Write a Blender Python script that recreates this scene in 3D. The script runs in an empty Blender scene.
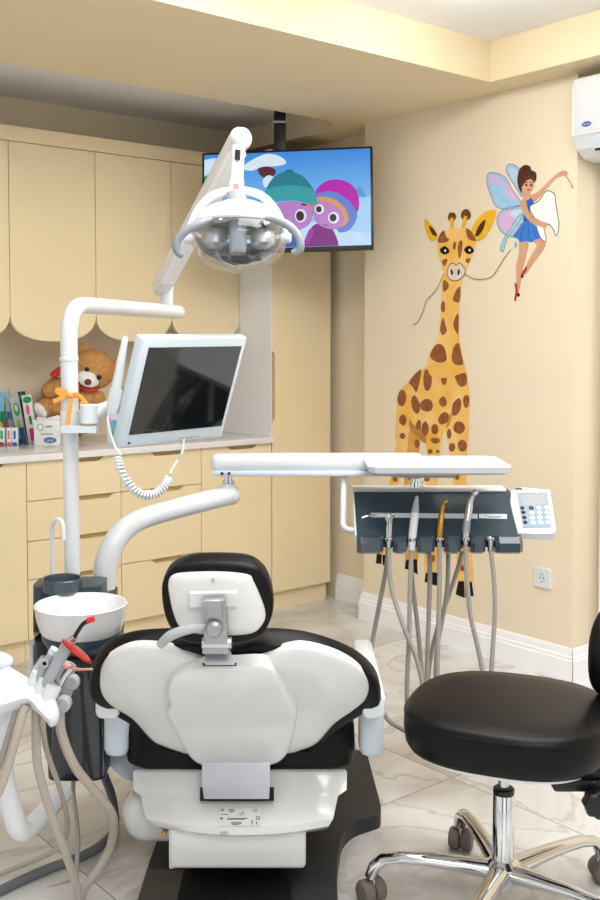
import bpy, bmesh, math, random
from mathutils import Vector, Matrix
random.seed(7)
C = bpy.context.scene.collection
PI = math.pi
F, CX, EYE, TILT = 1034.0, 300.0, 1.4, .0454
CY = 342.5 + F * math.tan(TILT)
TH = math.atan2(0.635, 0.773)
MR = Matrix.Rotation(TH, 4, 'Z')           # room axes (u along the cabinets, v away from the camera) to world
UD = (MR @ Vector((1, 0, 0))); VD = (MR @ Vector((0, 1, 0)))
EYEP = Vector((0, 0, EYE))

def ray(px, py):
    b = (py - CY) / F
    return Vector(((px - CX) / F, math.cos(TILT) - b * math.sin(TILT), -math.sin(TILT) - b * math.cos(TILT)))
def P(px, py, Y):
    d = ray(px, py); return EYEP + d * (Y / d.y)
def R(u, v, z):
    return MR @ Vector((u, v, z))
def onplane(px, py, p0, n):
    d = ray(px, py)
    return EYEP + d * ((p0 - EYEP).dot(n) / d.dot(n))

# ---------------------------------------------------------------- materials
def lin(c):
    if isinstance(c, str):
        c = c.lstrip('#'); c = [int(c[i:i + 2], 16) / 255 for i in (0, 2, 4)]
    return [(x / 12.92 if x <= .04045 else ((x + .055) / 1.055) ** 2.4) for x in c] + [1]
def mat(name, col, rough=.5, metal=0, vary=.04, scale=12, bump=0, bscale=60, coat=0, trans=0, emit=0, spec=.5, ior=1.45):
    m = bpy.data.materials.new(name); m.use_nodes = True
    nt = m.node_tree; b = nt.nodes['Principled BSDF']
    b.inputs['Roughness'].default_value = rough
    b.inputs['Metallic'].default_value = metal
    b.inputs['Coat Weight'].default_value = coat
    b.inputs['Coat Roughness'].default_value = .05
    b.inputs['Transmission Weight'].default_value = trans
    b.inputs['Specular IOR Level'].default_value = spec
    b.inputs['IOR'].default_value = ior
    c = lin(col)
    tc = nt.nodes.new('ShaderNodeTexCoord')
    nz = nt.nodes.new('ShaderNodeTexNoise'); nz.inputs['Scale'].default_value = scale; nz.inputs['Detail'].default_value = 3
    nt.links.new(tc.outputs['Object'], nz.inputs['Vector'])
    rp = nt.nodes.new('ShaderNodeValToRGB')
    rp.color_ramp.elements[0].position = .3; rp.color_ramp.elements[1].position = .7
    rp.color_ramp.elements[0].color = [x * (1 - vary) for x in c[:3]] + [1]
    rp.color_ramp.elements[1].color = [min(1, x * (1 + vary)) for x in c[:3]] + [1]
    nt.links.new(nz.outputs['Fac'], rp.inputs['Fac'])
    nt.links.new(rp.outputs['Color'], b.inputs['Base Color'])
    if emit:
        nt.links.new(rp.outputs['Color'], b.inputs['Emission Color']); b.inputs['Emission Strength'].default_value = emit
    if bump:
        n2 = nt.nodes.new('ShaderNodeTexNoise'); n2.inputs['Scale'].default_value = bscale; n2.inputs['Detail'].default_value = 2
        nt.links.new(tc.outputs['Object'], n2.inputs['Vector'])
        bp = nt.nodes.new('ShaderNodeBump'); bp.inputs['Strength'].default_value = bump; bp.inputs['Distance'].default_value = .002
        nt.links.new(n2.outputs['Fac'], bp.inputs['Height']); nt.links.new(bp.outputs['Normal'], b.inputs['Normal'])
    return m
_flat = {}
def paint(col, emit=0, rough=.6, vary=.06):
    k = (col, emit, rough, vary)
    if k not in _flat:
        m = mat('paint_' + col.strip('#') + ('_lit' if emit else ''), col, rough, vary=vary, scale=25, spec=.25)
        if emit:
            nt = m.node_tree; b = nt.nodes['Principled BSDF']
            b.inputs['Emission Strength'].default_value = emit
            nt.links.new(nt.nodes['Color Ramp'].outputs['Color'], b.inputs['Emission Color'])
            for l in list(b.inputs['Base Color'].links): nt.links.remove(l)
            b.inputs['Base Color'].default_value = (.01, .01, .01, 1)
        _flat[k] = m
    return _flat[k]

M = {}
M['wall'] = mat('wall_paint', '#EADCC2', .7, vary=.015, scale=3, bump=.05, bscale=200)
M['soffit'] = mat('soffit_paint', '#E8D7B4', .7, vary=.01, scale=3)
M['ceil'] = mat('ceiling_paint', '#EEEEEE', .8, vary=.01, scale=3)
M['base'] = mat('baseboard_white', '#F7F8FA', .4, vary=.01)
M['cab'] = mat('cabinet_cream', '#F0DEB7', .42, vary=.012, scale=4)
M['cabshade'] = mat('cabinet_recess_shade', '#C7AE78', .6, vary=.02)  # darker tan paints the shadow behind the finger scoops into the carcass
M['cabwhite'] = mat('cabinet_side_white', '#F2F1F1', .35, vary=.01)
M['counter'] = mat('counter_gloss', '#EDEDEF', .08, vary=.02, scale=20, coat=.4)
M['white'] = mat('white_plastic', '#DDE1E4', .28, vary=.008, coat=.25)
M['shell'] = mat('shell_white', '#DDDEDD', .2, vary=.01, coat=.5)
M['cool'] = mat('cool_white_plastic', '#D0DCE5', .3, vary=.01)
M['grey'] = mat('grey_plastic', '#A9ADB2', .4, vary=.02)
M['grey2'] = mat('mid_grey_plastic', '#8A9198', .4, vary=.02)
M['slate'] = mat('slate_plastic', '#364550', .32, vary=.03, coat=.1, spec=.3)
M['slateb'] = mat('slate_gloss', '#3B4852', .2, vary=.03, coat=.4)
M['dark'] = mat('charcoal_plastic', '#24282D', .3, vary=.04, spec=.35)
M['darkgrey'] = mat('charcoal_base_paint', '#2E3135', .45, vary=.04, spec=.3)
M['leather'] = mat('black_leather', '#0B0B0D', .38, vary=.06, bump=.12, bscale=240, spec=.22)
M['black'] = mat('black_plastic', '#101012', .35, vary=.05)
M['screen'] = mat('black_glass', '#0B0C0E', .06, vary=.05, spec=.8)
M['chrome'] = mat('chrome', '#D9DADC', .09, metal=1, vary=.02)
M['alu'] = mat('cast_aluminium', '#A2A5AA', .42, metal=.75, vary=.05, bump=.05, bscale=150)
M['steel'] = mat('steel', '#C9CACC', .25, metal=1, vary=.03)
M['brass'] = mat('gold_metal', '#B88A34', .25, metal=1, vary=.03)
M['hose'] = mat('grey_hose', '#A29F98', .5, vary=.04)
M['hose2'] = mat('warm_grey_hose', '#AFA699', .5, vary=.04)
M['cable'] = mat('dark_grey_cable', '#6C6D72', .5, vary=.05)
M['red'] = mat('red_plastic', '#C8201E', .3, vary=.05, coat=.3)
M['redglass'] = mat('red_acrylic', '#E0301F', .08, vary=.05, trans=.55)
def thin_glass():
    m = bpy.data.materials.new('lamp_glass'); m.use_nodes = True; nt = m.node_tree; nt.nodes.clear(); N = nt.nodes.new; L = nt.links.new
    o = N('ShaderNodeOutputMaterial'); mx = N('ShaderNodeMixShader'); tr = N('ShaderNodeBsdfTransparent'); gl = N('ShaderNodeBsdfGlossy'); lw = N('ShaderNodeLayerWeight'); mr = N('ShaderNodeMapRange')
    lw.inputs['Blend'].default_value = .25; tr.inputs['Color'].default_value = (.95, .96, .97, 1); gl.inputs['Roughness'].default_value = .04
    mr.inputs['To Min'].default_value = .03; mr.inputs['To Max'].default_value = .75
    L(lw.outputs['Facing'], mr.inputs['Value']); L(mr.outputs['Result'], mx.inputs['Fac']); L(tr.outputs[0], mx.inputs[1]); L(gl.outputs[0], mx.inputs[2]); L(mx.outputs[0], o.inputs['Surface']); return m
M['glass'] = thin_glass()
M['reflector'] = mat('reflector_mirror', '#C6CACE', .35, metal=.6, vary=.25, scale=25)
M['fur'] = mat('teddy_plush', '#C08C54', .95, vary=.18, scale=60, bump=1, bscale=160)
M['furwhite'] = mat('white_plush', '#F2EEE8', .95, vary=.05, scale=60, bump=.6, bscale=160)
M['ribbon'] = mat('orange_ribbon', '#E9A548', .5, vary=.06)
M['caster'] = mat('caster_grey', '#6E655E', .5, vary=.06)
M['bowl'] = mat('white_ceramic', '#E6E7E8', .12, vary=.005, coat=.6)

def marble():
    m = bpy.data.materials.new('marble_tile'); m.use_nodes = True
    nt = m.node_tree; b = nt.nodes['Principled BSDF']; N = nt.nodes.new; L = nt.links.new
    tc = N('ShaderNodeTexCoord')
    # each tile shifts the veining
    mp = N('ShaderNodeMapping'); mp.inputs['Location'].default_value = (-2.454 + 12, -2.215 + 12, 0); L(tc.outputs['Object'], mp.inputs['Vector'])
    dv = N('ShaderNodeVectorMath'); dv.operation = 'DIVIDE'; dv.inputs[1].default_value = (1.2, 1.2, 1); L(mp.outputs['Vector'], dv.inputs[0])
    fl = N('ShaderNodeVectorMath'); fl.operation = 'FLOOR'; L(dv.outputs[0], fl.inputs[0])
    sc = N('ShaderNodeVectorMath'); sc.operation = 'SCALE'; sc.inputs['Scale'].default_value = 3.7; L(fl.outputs[0], sc.inputs[0])
    ad = N('ShaderNodeVectorMath'); ad.operation = 'ADD'; L(tc.outputs['Object'], ad.inputs[0]); L(sc.outputs[0], ad.inputs[1])
    n1 = N('ShaderNodeTexNoise'); n1.inputs['Scale'].default_value = 1.7; n1.inputs['Detail'].default_value = 8; n1.inputs['Distortion'].default_value = 1.6; L(ad.outputs[0], n1.inputs['Vector'])
    r1 = N('ShaderNodeValToRGB'); e = r1.color_ramp.elements
    e[0].position = .32; e[0].color = lin('#BEBCB8'); e[1].position = .66; e[1].color = lin('#E4E5E6')
    x = e.new(.5); x.color = lin('#D7D6D5'); L(n1.outputs['Fac'], r1.inputs['Fac'])
    n2 = N('ShaderNodeTexNoise'); n2.inputs['Scale'].default_value = 1.1; n2.inputs['Detail'].default_value = 6; n2.inputs['Distortion'].default_value = 2.6; L(ad.outputs[0], n2.inputs['Vector'])
    r2 = N('ShaderNodeValToRGB'); e = r2.color_ramp.elements
    e[0].position = .475; e[0].color = (0, 0, 0, 1); e[1].position = .525; e[1].color = (0, 0, 0, 1); x = e.new(.5); x.color = (.55, .55, .55, 1)
    L(n2.outputs['Fac'], r2.inputs['Fac'])
    mx = N('ShaderNodeMix'); mx.data_type = 'RGBA'; L(r2.outputs['Color'], mx.inputs['Factor']); L(r1.outputs['Color'], mx.inputs['A']); mx.inputs['B'].default_value = lin('#AAA6A0')
    # grout
    br = N('ShaderNodeVectorMath'); br.operation = 'FRACTION'; L(dv.outputs[0], br.inputs[0])
    sp = N('ShaderNodeSeparateXYZ'); L(br.outputs[0], sp.inputs[0])
    outs = []
    for ax in ('X', 'Y'):
        a = N('ShaderNodeMath'); a.operation = 'SUBTRACT'; L(sp.outputs[ax], a.inputs[0]); a.inputs[1].default_value = .5
        a2 = N('ShaderNodeMath'); a2.operation = 'ABSOLUTE'; L(a.outputs[0], a2.inputs[0])
        a3 = N('ShaderNodeMath'); a3.operation = 'GREATER_THAN'; L(a2.outputs[0], a3.inputs[0]); a3.inputs[1].default_value = .498
        outs.append(a3)
    mm = N('ShaderNodeMath'); mm.operation = 'MAXIMUM'; L(outs[0].outputs[0], mm.inputs[0]); L(outs[1].outputs[0], mm.inputs[1])
    m2 = N('ShaderNodeMix'); m2.data_type = 'RGBA'; L(mm.outputs[0], m2.inputs['Factor']); L(mx.outputs['Result'], m2.inputs['A']); m2.inputs['B'].default_value = lin('#A39C92')
    L(m2.outputs['Result'], b.inputs['Base Color']); b.inputs['Roughness'].default_value = .22
    return m
M['floor'] = marble()

def giraffe_paint():
    m = mat('giraffe_yellow', '#EDBE62', .65, vary=.02, spec=.25)
    nt = m.node_tree; rp = nt.nodes['Color Ramp']; nz = nt.nodes['Noise Texture']; nz.inputs['Scale'].default_value = 7
    rp.color_ramp.elements[0].color = lin('#EDB13C'); rp.color_ramp.elements[1].color = lin('#F5D08A')
    return m
M['giraffe'] = giraffe_paint()
M['spot'] = mat('giraffe_brown', '#935A36', .7, vary=.22, scale=40, spec=.2)

# ---------------------------------------------------------------- mesh builder
WM = {}
def wmat(o):
    return WM.get(o.name, Matrix.Identity(4)) if o else Matrix.Identity(4)
def align(p, d, up='Y'):
    return Matrix.Translation(p) @ Vector(d).to_track_quat('Z', up).to_matrix().to_4x4()
def frame(o, x, y):
    x = Vector(x).normalized(); z = x.cross(Vector(y)).normalized(); y = z.cross(x)
    m = Matrix((x, y, z)).transposed().to_4x4(); m.translation = o; return m
def cr(pts, n=6, closed=False):
    pts = [Vector(p) for p in pts]; N = len(pts); out = []
    rng = N if closed else N - 1
    for i in range(rng):
        p1, p2 = pts[i], pts[(i + 1) % N]
        p0 = pts[i - 1] if (closed or i) else p1 * 2 - p2
        p3 = pts[(i + 2) % N] if (closed or i + 2 < N) else p2 * 2 - p1
        for k in range(n):
            t = k / n
            out.append(.5 * ((2 * p1) + (p2 - p0) * t + (2 * p0 - 5 * p1 + 4 * p2 - p3) * t * t + (3 * p1 - p0 - 3 * p2 + p3) * t ** 3))
    if not closed: out.append(pts[-1])
    return out
def fillet(pts, r, n=8):
    pts = [Vector(p) for p in pts]; out = [pts[0]]
    for a, b, c in zip(pts, pts[1:], pts[2:]):
        d1 = (a - b); d2 = (c - b); k = min(r, d1.length * .49, d2.length * .49)
        s = b + d1.normalized() * k; e = b + d2.normalized() * k
        for i in range(n + 1):
            t = i / n; out.append(s * (1 - t) ** 2 + b * 2 * t * (1 - t) + e * t * t)
    out.append(pts[-1]); return out
def rrect(w, h, r, n=5):
    o = []
    for cx, cy, a0 in ((w / 2 - r, h / 2 - r, 0), (-w / 2 + r, h / 2 - r, 90), (-w / 2 + r, -h / 2 + r, 180), (w / 2 - r, -h / 2 + r, 270)):
        for i in range(n + 1):
            a = math.radians(a0 + 90 * i / n); o.append((cx + r * math.cos(a), cy + r * math.sin(a)))
    return o
def circ(r, n=24, ry=None, c=(0, 0), rot=0):
    ry = r if ry is None else ry; o = []
    for i in range(n):
        a = 2 * PI * i / n; x, y = r * math.cos(a), ry * math.sin(a)
        o.append((c[0] + x * math.cos(rot) - y * math.sin(rot), c[1] + x * math.sin(rot) + y * math.cos(rot)))
    return o
def superell(a, b, n=2.6, k=40):
    o = []
    for i in range(k):
        t = 2 * PI * i / k; c, s = math.cos(t), math.sin(t)
        o.append((a * math.copysign(abs(c) ** (2 / n), c), b * math.copysign(abs(s) ** (2 / n), s)))
    return o

class MB:
    def __init__(s, base=None):
        s.v = []; s.f = []; s.base = base or Matrix.Identity(4)
    def add(s, vs, fs, m=None):
        m = s.base @ m if m is not None else s.base
        k = len(s.v); s.v += [m @ Vector(v) for v in vs]; s.f += [tuple(k + i for i in f) for f in fs]; return s
    def addbm(s, bm, m=None):
        bm.verts.index_update()
        s.add([v.co.copy() for v in bm.verts], [[v.index for v in f.verts] for f in bm.faces], m); bm.free(); return s
    def box(s, lo, hi, bev=0, seg=2, m=None):
        bm = bmesh.new(); bmesh.ops.create_cube(bm, size=1)
        lo = Vector(lo); hi = Vector(hi)
        for v in bm.verts: v.co = Vector([lo[i] + (v.co[i] + .5) * (hi[i] - lo[i]) for i in range(3)])
        if bev: bmesh.ops.bevel(bm, geom=bm.edges[:], offset=min(bev, min(abs(hi[i] - lo[i]) for i in range(3)) * .49), segments=seg, affect='EDGES', profile=.5)
        return s.addbm(bm, m)
    def prism(s, poly, d0, d1, bev=0, seg=2, m=None):
        bm = bmesh.new(); a = [bm.verts.new((p[0], p[1], d0)) for p in poly]; b = [bm.verts.new((p[0], p[1], d1)) for p in poly]; n = len(poly)
        f0 = bm.faces.new(a[::-1]); f1 = bm.faces.new(b)
        for i in range(n): bm.faces.new((a[i], a[(i + 1) % n], b[(i + 1) % n], b[i]))
        if bev:
            ed = [e for e in bm.edges if e.verts[0] in b and e.verts[1] in b] if True else bm.edges[:]
            bs = set(b); ed = [e for e in bm.edges if e.verts[0] in bs and e.verts[1] in bs]
            bmesh.ops.bevel(bm, geom=ed, offset=bev, segments=seg, affect='EDGES', profile=.5)
        return s.addbm(bm, m)
    def loft(s, rings, cap0=True, cap1=True, closed=True):
        n = len(rings[0]); vs = [p for r in rings for p in r]; fs = []
        for k in range(len(rings) - 1):
            for i in range(n if closed else n - 1):
                j = (i + 1) % n; fs.append((k * n + i, k * n + j, (k + 1) * n + j, (k + 1) * n + i))
        if cap0: fs.append(tuple(range(n))[::-1])
        if cap1: fs.append(tuple((len(rings) - 1) * n + i for i in range(n)))
        return s.add(vs, fs)
    def grid(s, rows): return s.loft(rows, False, False, False)
    def tube(s, pts, r, n=12, caps=True):
        pts = [Vector(p) for p in pts]; q = [pts[0]]
        for p in pts[1:]:
            if (p - q[-1]).length > 1e-5: q.append(p)
        pts = q; N = len(pts)
        rad = r if callable(r) else (lambda t: r) if not isinstance(r, (list, tuple)) else (lambda t: r[min(int(t * (len(r) - 1)), len(r) - 2)] * (1 - (t * (len(r) - 1) - min(int(t * (len(r) - 1)), len(r) - 2))) + r[min(int(t * (len(r) - 1)), len(r) - 2) + 1] * (t * (len(r) - 1) - min(int(t * (len(r) - 1)), len(r) - 2)))
        tan = [(pts[min(i + 1, N - 1)] - pts[max(i - 1, 0)]).normalized() for i in range(N)]
        x = tan[0].orthogonal().normalized(); rings = []
        for i in range(N):
            x = (x - tan[i] * x.dot(tan[i])).normalized(); y = tan[i].cross(x); rr = rad(i / (N - 1))
            rings.append([pts[i] + x * rr * math.cos(2 * PI * k / n) + y * rr * math.sin(2 * PI * k / n) for k in range(n)])
        return s.loft(rings, caps, caps)
    def cyl(s, p0, p1, r0, r1=None, n=24, bev=0):
        p0 = Vector(p0); p1 = Vector(p1); r1 = r0 if r1 is None else r1; L = (p1 - p0).length
        prof = [(r0 - bev, 0), (r0, bev), (r1, L - bev), (r1 - bev, L)] if bev else [(r0, 0), (r1, L)]
        return s.lathe(prof, align(p0, p1 - p0), n)
    def lathe(s, prof, m=None, n=32, cap0=True, cap1=True):
        rings = [[(r * math.cos(2 * PI * k / n), r * math.sin(2 * PI * k / n), z) for k in range(n)] for r, z in prof]
        k = len(s.v); b = s.base; s.base = b @ m if m is not None else b
        s.loft(rings, cap0, cap1); s.base = b; return s
    def ell(s, c, r, m=None, seg=24, rings=14):
        bm = bmesh.new(); bmesh.ops.create_uvsphere(bm, u_segments=seg, v_segments=rings, radius=1)
        r = (r, r, r) if not isinstance(r, (tuple, list)) else r
        return s.addbm(bm, Matrix.Translation(c) @ (m or Matrix.Identity(4)) @ Matrix.Diagonal((*r, 1)))
    def dome(s, out, n, prof, cap0=True):
        c = sum(out, Vector()) / len(out)
        return s.loft([[c + (p - c) * k + n * h for p in out] for k, h in prof], cap0, True)
    def flat(s, pts3): return s.add(pts3, [tuple(range(len(pts3)))])
    def build(s, name, m, parent=None, smooth=35, thing=None):
        me = bpy.data.meshes.new(name)
        if parent is None:
            lo = [min(v[i] for v in s.v) for i in range(3)]; hi = [max(v[i] for v in s.v) for i in range(3)]
            loc = Vector(((lo[0] + hi[0]) / 2, (lo[1] + hi[1]) / 2, lo[2])); W = Matrix.Translation(loc)
            L = W
        else:
            W = wmat(parent); L = Matrix.Identity(4)
        inv = W.inverted()
        me.from_pydata([inv @ v for v in s.v], [], s.f)
        bm = bmesh.new(); bm.from_mesh(me); bmesh.ops.remove_doubles(bm, verts=bm.verts[:], dist=1e-6); bmesh.ops.recalc_face_normals(bm, faces=bm.faces[:]); bm.to_mesh(me); bm.free()
        me.materials.append(m)
        if smooth:
            me.polygons.foreach_set('use_smooth', [True] * len(me.polygons)); me.set_sharp_from_angle(angle=math.radians(smooth))
        o = bpy.data.objects.new(name, me); C.objects.link(o)
        if parent is not None: o.parent = parent
        o.matrix_basis = L; WM[o.name] = W
        return o

def tag(o, label=None, cat=None, group=None, kind=None):
    if label: o['label'] = label
    if cat: o['category'] = cat
    if group: o['group'] = group
    if kind: o['kind'] = kind
    return o
def thing(name, label, cat, loc, rotz=0, group=None):
    o = bpy.data.objects.new(name, None); C.objects.link(o); o.empty_display_size = .05
    W = Matrix.Translation(loc) @ Matrix.Rotation(rotz, 4, 'Z'); o.matrix_basis = W; WM[o.name] = W
    return tag(o, label, cat, group)
def copy_tree(o, dm=None, parent=None):
    c = o.copy(); C.objects.link(c)
    if parent is not None: c.parent = parent
    W = (dm @ WM[o.name]) if dm is not None else WM[o.name].copy(); WM[c.name] = W
    if parent is None: c.matrix_basis = W
    for ch in list(o.children): copy_tree(ch, dm, c)
    return c
def struct(mb, name, m, smooth=30):
    o = mb.build(name, m, None, smooth); o['kind'] = 'structure'; return o
def text(s, size, m, mt, parent, name='lettering', depth=.0003):
    cu = bpy.data.curves.new('lettering', 'FONT'); cu.body = s; cu.size = size; cu.align_x = 'CENTER'; cu.align_y = 'CENTER'; cu.resolution_u = 2
    ob = bpy.data.objects.new('tmp', cu); me = bpy.data.meshes.new_from_object(ob); bpy.data.objects.remove(ob)
    mb = MB(); mb.add([v.co.copy() for v in me.vertices], [list(p.vertices) for p in me.polygons], m); bpy.data.meshes.remove(me)
    return mb.build(name, mt, parent, 0)
# ================================================================ the setting
struct(MB(MR).box((-3, -3, -.05), (4.0, 5.0, 0)), 'floor', M['floor'])
# object coordinates of the floor follow the room axes
fo = bpy.data.objects['floor']; lc = fo.location.copy(); W = Matrix.Translation((0, 0, 0)) @ MR
me = fo.data; me.transform(W.inverted() @ Matrix.Translation(lc)); fo.matrix_basis = W; WM['floor'] = W

struct(MB(MR).box((-3, 4.86, 0), (4.0, 5.0, 2.75)), 'wall_back', M['wall'])
w = MB(MR)
w.prism([(3.54, 2.545), (3.72, 2.545), (3.72, -3), (3.9, -3), (3.9, 4.86), (3.72, 4.86), (3.72, 3.80), (3.54, 3.80)], 0, 2.75)
struct(w, 'wall_right', M['wall'])
# dropped soffit with a round-ended recess towards the cabinet wall
poly = [(-3, 2.862), (3.375, 2.862), (3.375, -3), (3.9, -3), (3.9, 5.0), (3.5, 5.0), (3.5, 4.10)]
for i in range(1, 10):
    a = math.radians(90 * i / 10); poly.append((3.25 + .25 * math.cos(a), 4.10 - .25 * math.sin(a)))
poly += [(3.25, 3.85), (-3, 3.85)]
struct(MB(MR).prism(poly, 2.482, 2.76), 'ceiling_soffit', M['soffit'])
w = MB(MR); w.box((-3, -3, 2.648), (3.375, 2.862, 2.8)); struct(w, 'ceiling', M['ceil'])
struct(MB(MR).box((-3, 3.85, 2.6), (3.5, 4.86, 2.8)), 'ceiling_recess', M['ceil'])

prof = [(0, 0), (.020, 0), (.020, .088), (.016, .094), (.016, .104), (.011, .110), (.011, .126), (.006, .14), (0, .14)]
def board(mb, p0, p1, ext0=0, ext1=0):
    p0 = Vector((*p0, 0)); p1 = Vector((*p1, 0)); d = (p1 - p0).normalized(); n = Vector((d.y, -d.x, 0))
    mb.loft([[p0 - d * ext0 * a + n * a + Vector((0, 0, b)) for a, b in prof], [p1 + d * ext1 * a + n * a + Vector((0, 0, b)) for a, b in prof]])
w = MB(MR)
board(w, (3.54, 3.80), (3.54, 2.545), 1, 1)
struct(w, 'baseboard_right', M['base'])
w = MB(MR); board(w, (3.54, 2.542), (3.715, 2.542), 0.9, 0); board(w, (3.72, 2.388), (3.72, 0.2)); struct(w, 'baseboard_return', M['base'])
w = MB(MR); board(w, (3.72, 4.20), (3.72, 3.82)); board(w, (3.70, 3.803), (3.541, 3.803), 0, .9); struct(w, 'baseboard_back', M['base'])
w = MB(MR); w.box((3.675, 2.39, 0), (3.719, 2.512, 2.08), .006); struct(w, 'trim_1', M['base'])

# ================================================================ cabinets
def MUZ(v0):
    m = Matrix.Identity(4); m.col[0] = (1, 0, 0, 0); m.col[1] = (0, 0, 1, 0); m.col[2] = (0, -1, 0, 0); m.col[3] = (0, v0, 0, 1); return m
FV = 4.196
def front_poly(u0, u1, z0, z1, scoop=None, side=None):
    p = [(u0, z0), (u1, z0), (u1, z1)]
    if scoop:
        c, hw = scoop; d = .020
        p += [(c + hw, z1), (c + hw - .006, z1 - .004), (c + hw - .022, z1 - d + .002), (c + hw - .03, z1 - d), (c - hw + .03, z1 - d), (c - hw + .022, z1 - d + .002), (c - hw + .006, z1 - .004), (c - hw, z1)]
    p += [(u0, z1)]
    if side:
        a, b = side; d = .020
        p += [(u0, b), (u0 + .004, b - .006), (u0 + d, b - .022), (u0 + d, a + .022), (u0 + .004, a + .006), (u0, a)]
    return p
def base_cabinet(u0, u1, rows, label, offs=.03):
    t = thing('base_cabinet', label, 'cabinet', R((u0 + u1) / 2, 4.5, 0), TH, 'base cabinets under the counter')
    MB(MR).box((u0 + .001, FV + .021, .10), (u1 - .001, 4.855, .884)).build('carcass', M['cabshade'], t)
    MB(MR).box((u0 + .001, FV + .035, 0), (u1 - .001, FV + .05, .10)).build('plinth', M['cab'], t)
    for k, (z0, z1) in enumerate(rows):
        nm = 'drawer' if len(rows) > 1 else 'door'
        c = (u0 + u1) / 2 + (offs if not isinstance(offs, list) else offs[k])
        MB(MR).prism(front_poly(u0 + .0015, u1 - .0015, z0 + .0015, z1 - .0015, (c, .095)), 0, .02, .0012, 1, MUZ(FV + .02)).build(nm, M['cab'], t, 20)
    return t
base_cabinet(1.03, 1.47, [(.1, .884)], 'cream base cabinet at the far left, single plain door, mostly out of frame')
base_cabinet(1.47, 1.914, [(.1, .884)], 'cream base cabinet with one tall door under the toothbrush packs')
base_cabinet(1.914, 2.377, [(.1, .366), (.366, .534), (.534, .71), (.71, .884)], 'cream base cabinet with four drawers behind the white lamp post', [.1, .1, .1, .05])
base_cabinet(2.377, 2.822, [(.1, .372), (.372, .71), (.71, .884)], 'cream base cabinet with three drawers below the flat monitor', [.03, .03, .03])
base_cabinet(2.822, 3.257, [(.1, .884)], 'cream base cabinet with one tall door next to the tall cupboard', [.03])

def hang_cabinet(u0, u1, label):
    t = thing('wall_cabinet', label, 'cabinet', R((u0 + u1) / 2, 4.65, 1.40), TH, 'scalloped wall cabinets')
    MB(MR).box((u0 + .001, 4.492, 1.53), (u1 - .001, 4.857, 2.306)).build('carcass', M['cabshade'], t)
    hw = (u1 - u0) / 2 - .0015; c = (u0 + u1) / 2; p = [(u1 - .0015, 2.308), (u0 + .0015, 2.308)]
    for i in range(25):
        a = PI + PI * i / 24; x, y = math.cos(a), math.sin(a); n = 2.25
        p.append((c + hw * math.copysign(abs(x) ** (2 / n), x), 1.525 - .12 * abs(y) ** (2 / n)))
    MB(MR).prism(p, 0, .02, .0012, 1, MUZ(4.49)).build('door', M['cab'], t, 20)
for a, b, l in ((1.535, 1.97, 'cream wall cabinet with scalloped door at the left edge'), (1.97, 2.405, 'cream scalloped wall cabinet above the teddy bear and lamp post'),
             (2.405, 2.832, 'cream scalloped wall cabinet directly left of the lamp spring arm'), (2.832, 3.257, 'cream scalloped wall cabinet behind the dental lamp, beside the tall cupboard')):
    hang_cabinet(a, b, l)
w = MB(MR); w.box((1.0, 4.465, 2.311), (3.258, 4.857, 2.378), .002); struct(w, 'trim_2', M['cab'])

t = thing('tall_cupboard', 'tall cream cupboard with white side panel, below the television', 'cupboard', R(3.46, 4.5, 0), TH)
MB(MR).box((3.262, FV + .021, .10), (3.658, 4.857, 2.38)).build('carcass', M['cabshade'], t)
MB(MR).box((3.26, FV + .036, 0), (3.66, FV + .05, .10)).build('plinth', M['cab'], t)
MB(MR).box((3.2575, FV + .002, .886), (3.2615, 4.857, 2.384)).build('side_panel', M['cabwhite'], t)
MB(MR).prism(front_poly(3.262, 3.660, .1015, 2.38, None, (.985, 1.36)), 0, .02, .0012, 1, MUZ(FV + .02)).build('door', M['cab'], t, 20)

o = MB(MR).box((1.03, 4.17, .886), (3.2565, 4.857, .916), .002).build('countertop', M['counter'])
tag(o, 'glossy pale grey countertop running along the cream base cabinets', 'countertop')

# ================================================================ television
TW, THt = .811, .489
tvm = Matrix.Translation((-.0627, 4.9, 2.068)) @ Matrix.Rotation(-.1178, 4, 'Z') @ Matrix.Rotation(-.1278, 4, 'X') @ Matrix.Rotation(-.0203, 4, 'Y')
t = thing('television', 'black flat television on a ceiling pole showing two cartoon children in snow', 'television', tvm @ Vector((0, 0, -THt / 2)))
# local frame for things on the screen: x right, y up, z towards the viewer
def face(m, off=0):
    f = Matrix.Identity(4); f.col[0] = (1, 0, 0, 0); f.col[1] = (0, 0, 1, 0); f.col[2] = (0, -1, 0, 0); f.col[3] = (0, -off, 0, 1); return m @ f
MB().box((-TW / 2, 0, -THt / 2), (TW / 2, .035, THt / 2), .004, 2, tvm).box((-.25, .03, -.2), (.25, .06, .1), .01, 2, tvm).build('housing', M['black'], t)
SW, SH = TW - .022, THt - .030
def tvmat():
    m = bpy.data.materials.new('screen_sky'); m.use_nodes = True; nt = m.node_tree; b = nt.nodes['Principled BSDF']
    tc = nt.nodes.new('ShaderNodeTexCoord'); sp = nt.nodes.new('ShaderNodeSeparateXYZ'); nt.links.new(tc.outputs['Generated'], sp.inputs[0])
    r = nt.nodes.new('ShaderNodeValToRGB'); e = r.color_ramp.elements; e[0].position = .15; e[0].color = lin('#86BEF0'); e[1].position = 1; e[1].color = lin('#2F86DC')
    x = e.new(.55); x.color = lin('#62AEEE'); nt.links.new(sp.outputs['Z'], r.inputs['Fac'])
    nt.links.new(r.outputs['Color'], b.inputs['Emission Color']); b.inputs['Emission Strength'].default_value = 1.0; b.inputs['Base Color'].default_value = (.01, .01, .01, 1); b.inputs['Roughness'].default_value = .3
    return m
MB().box((-SW / 2, -.002, -SH / 2 + .004), (SW / 2, 0.001, SH / 2 + .004), 0, 1, tvm).build('screen', tvmat(), t, 0)
tvk = [0]
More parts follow.
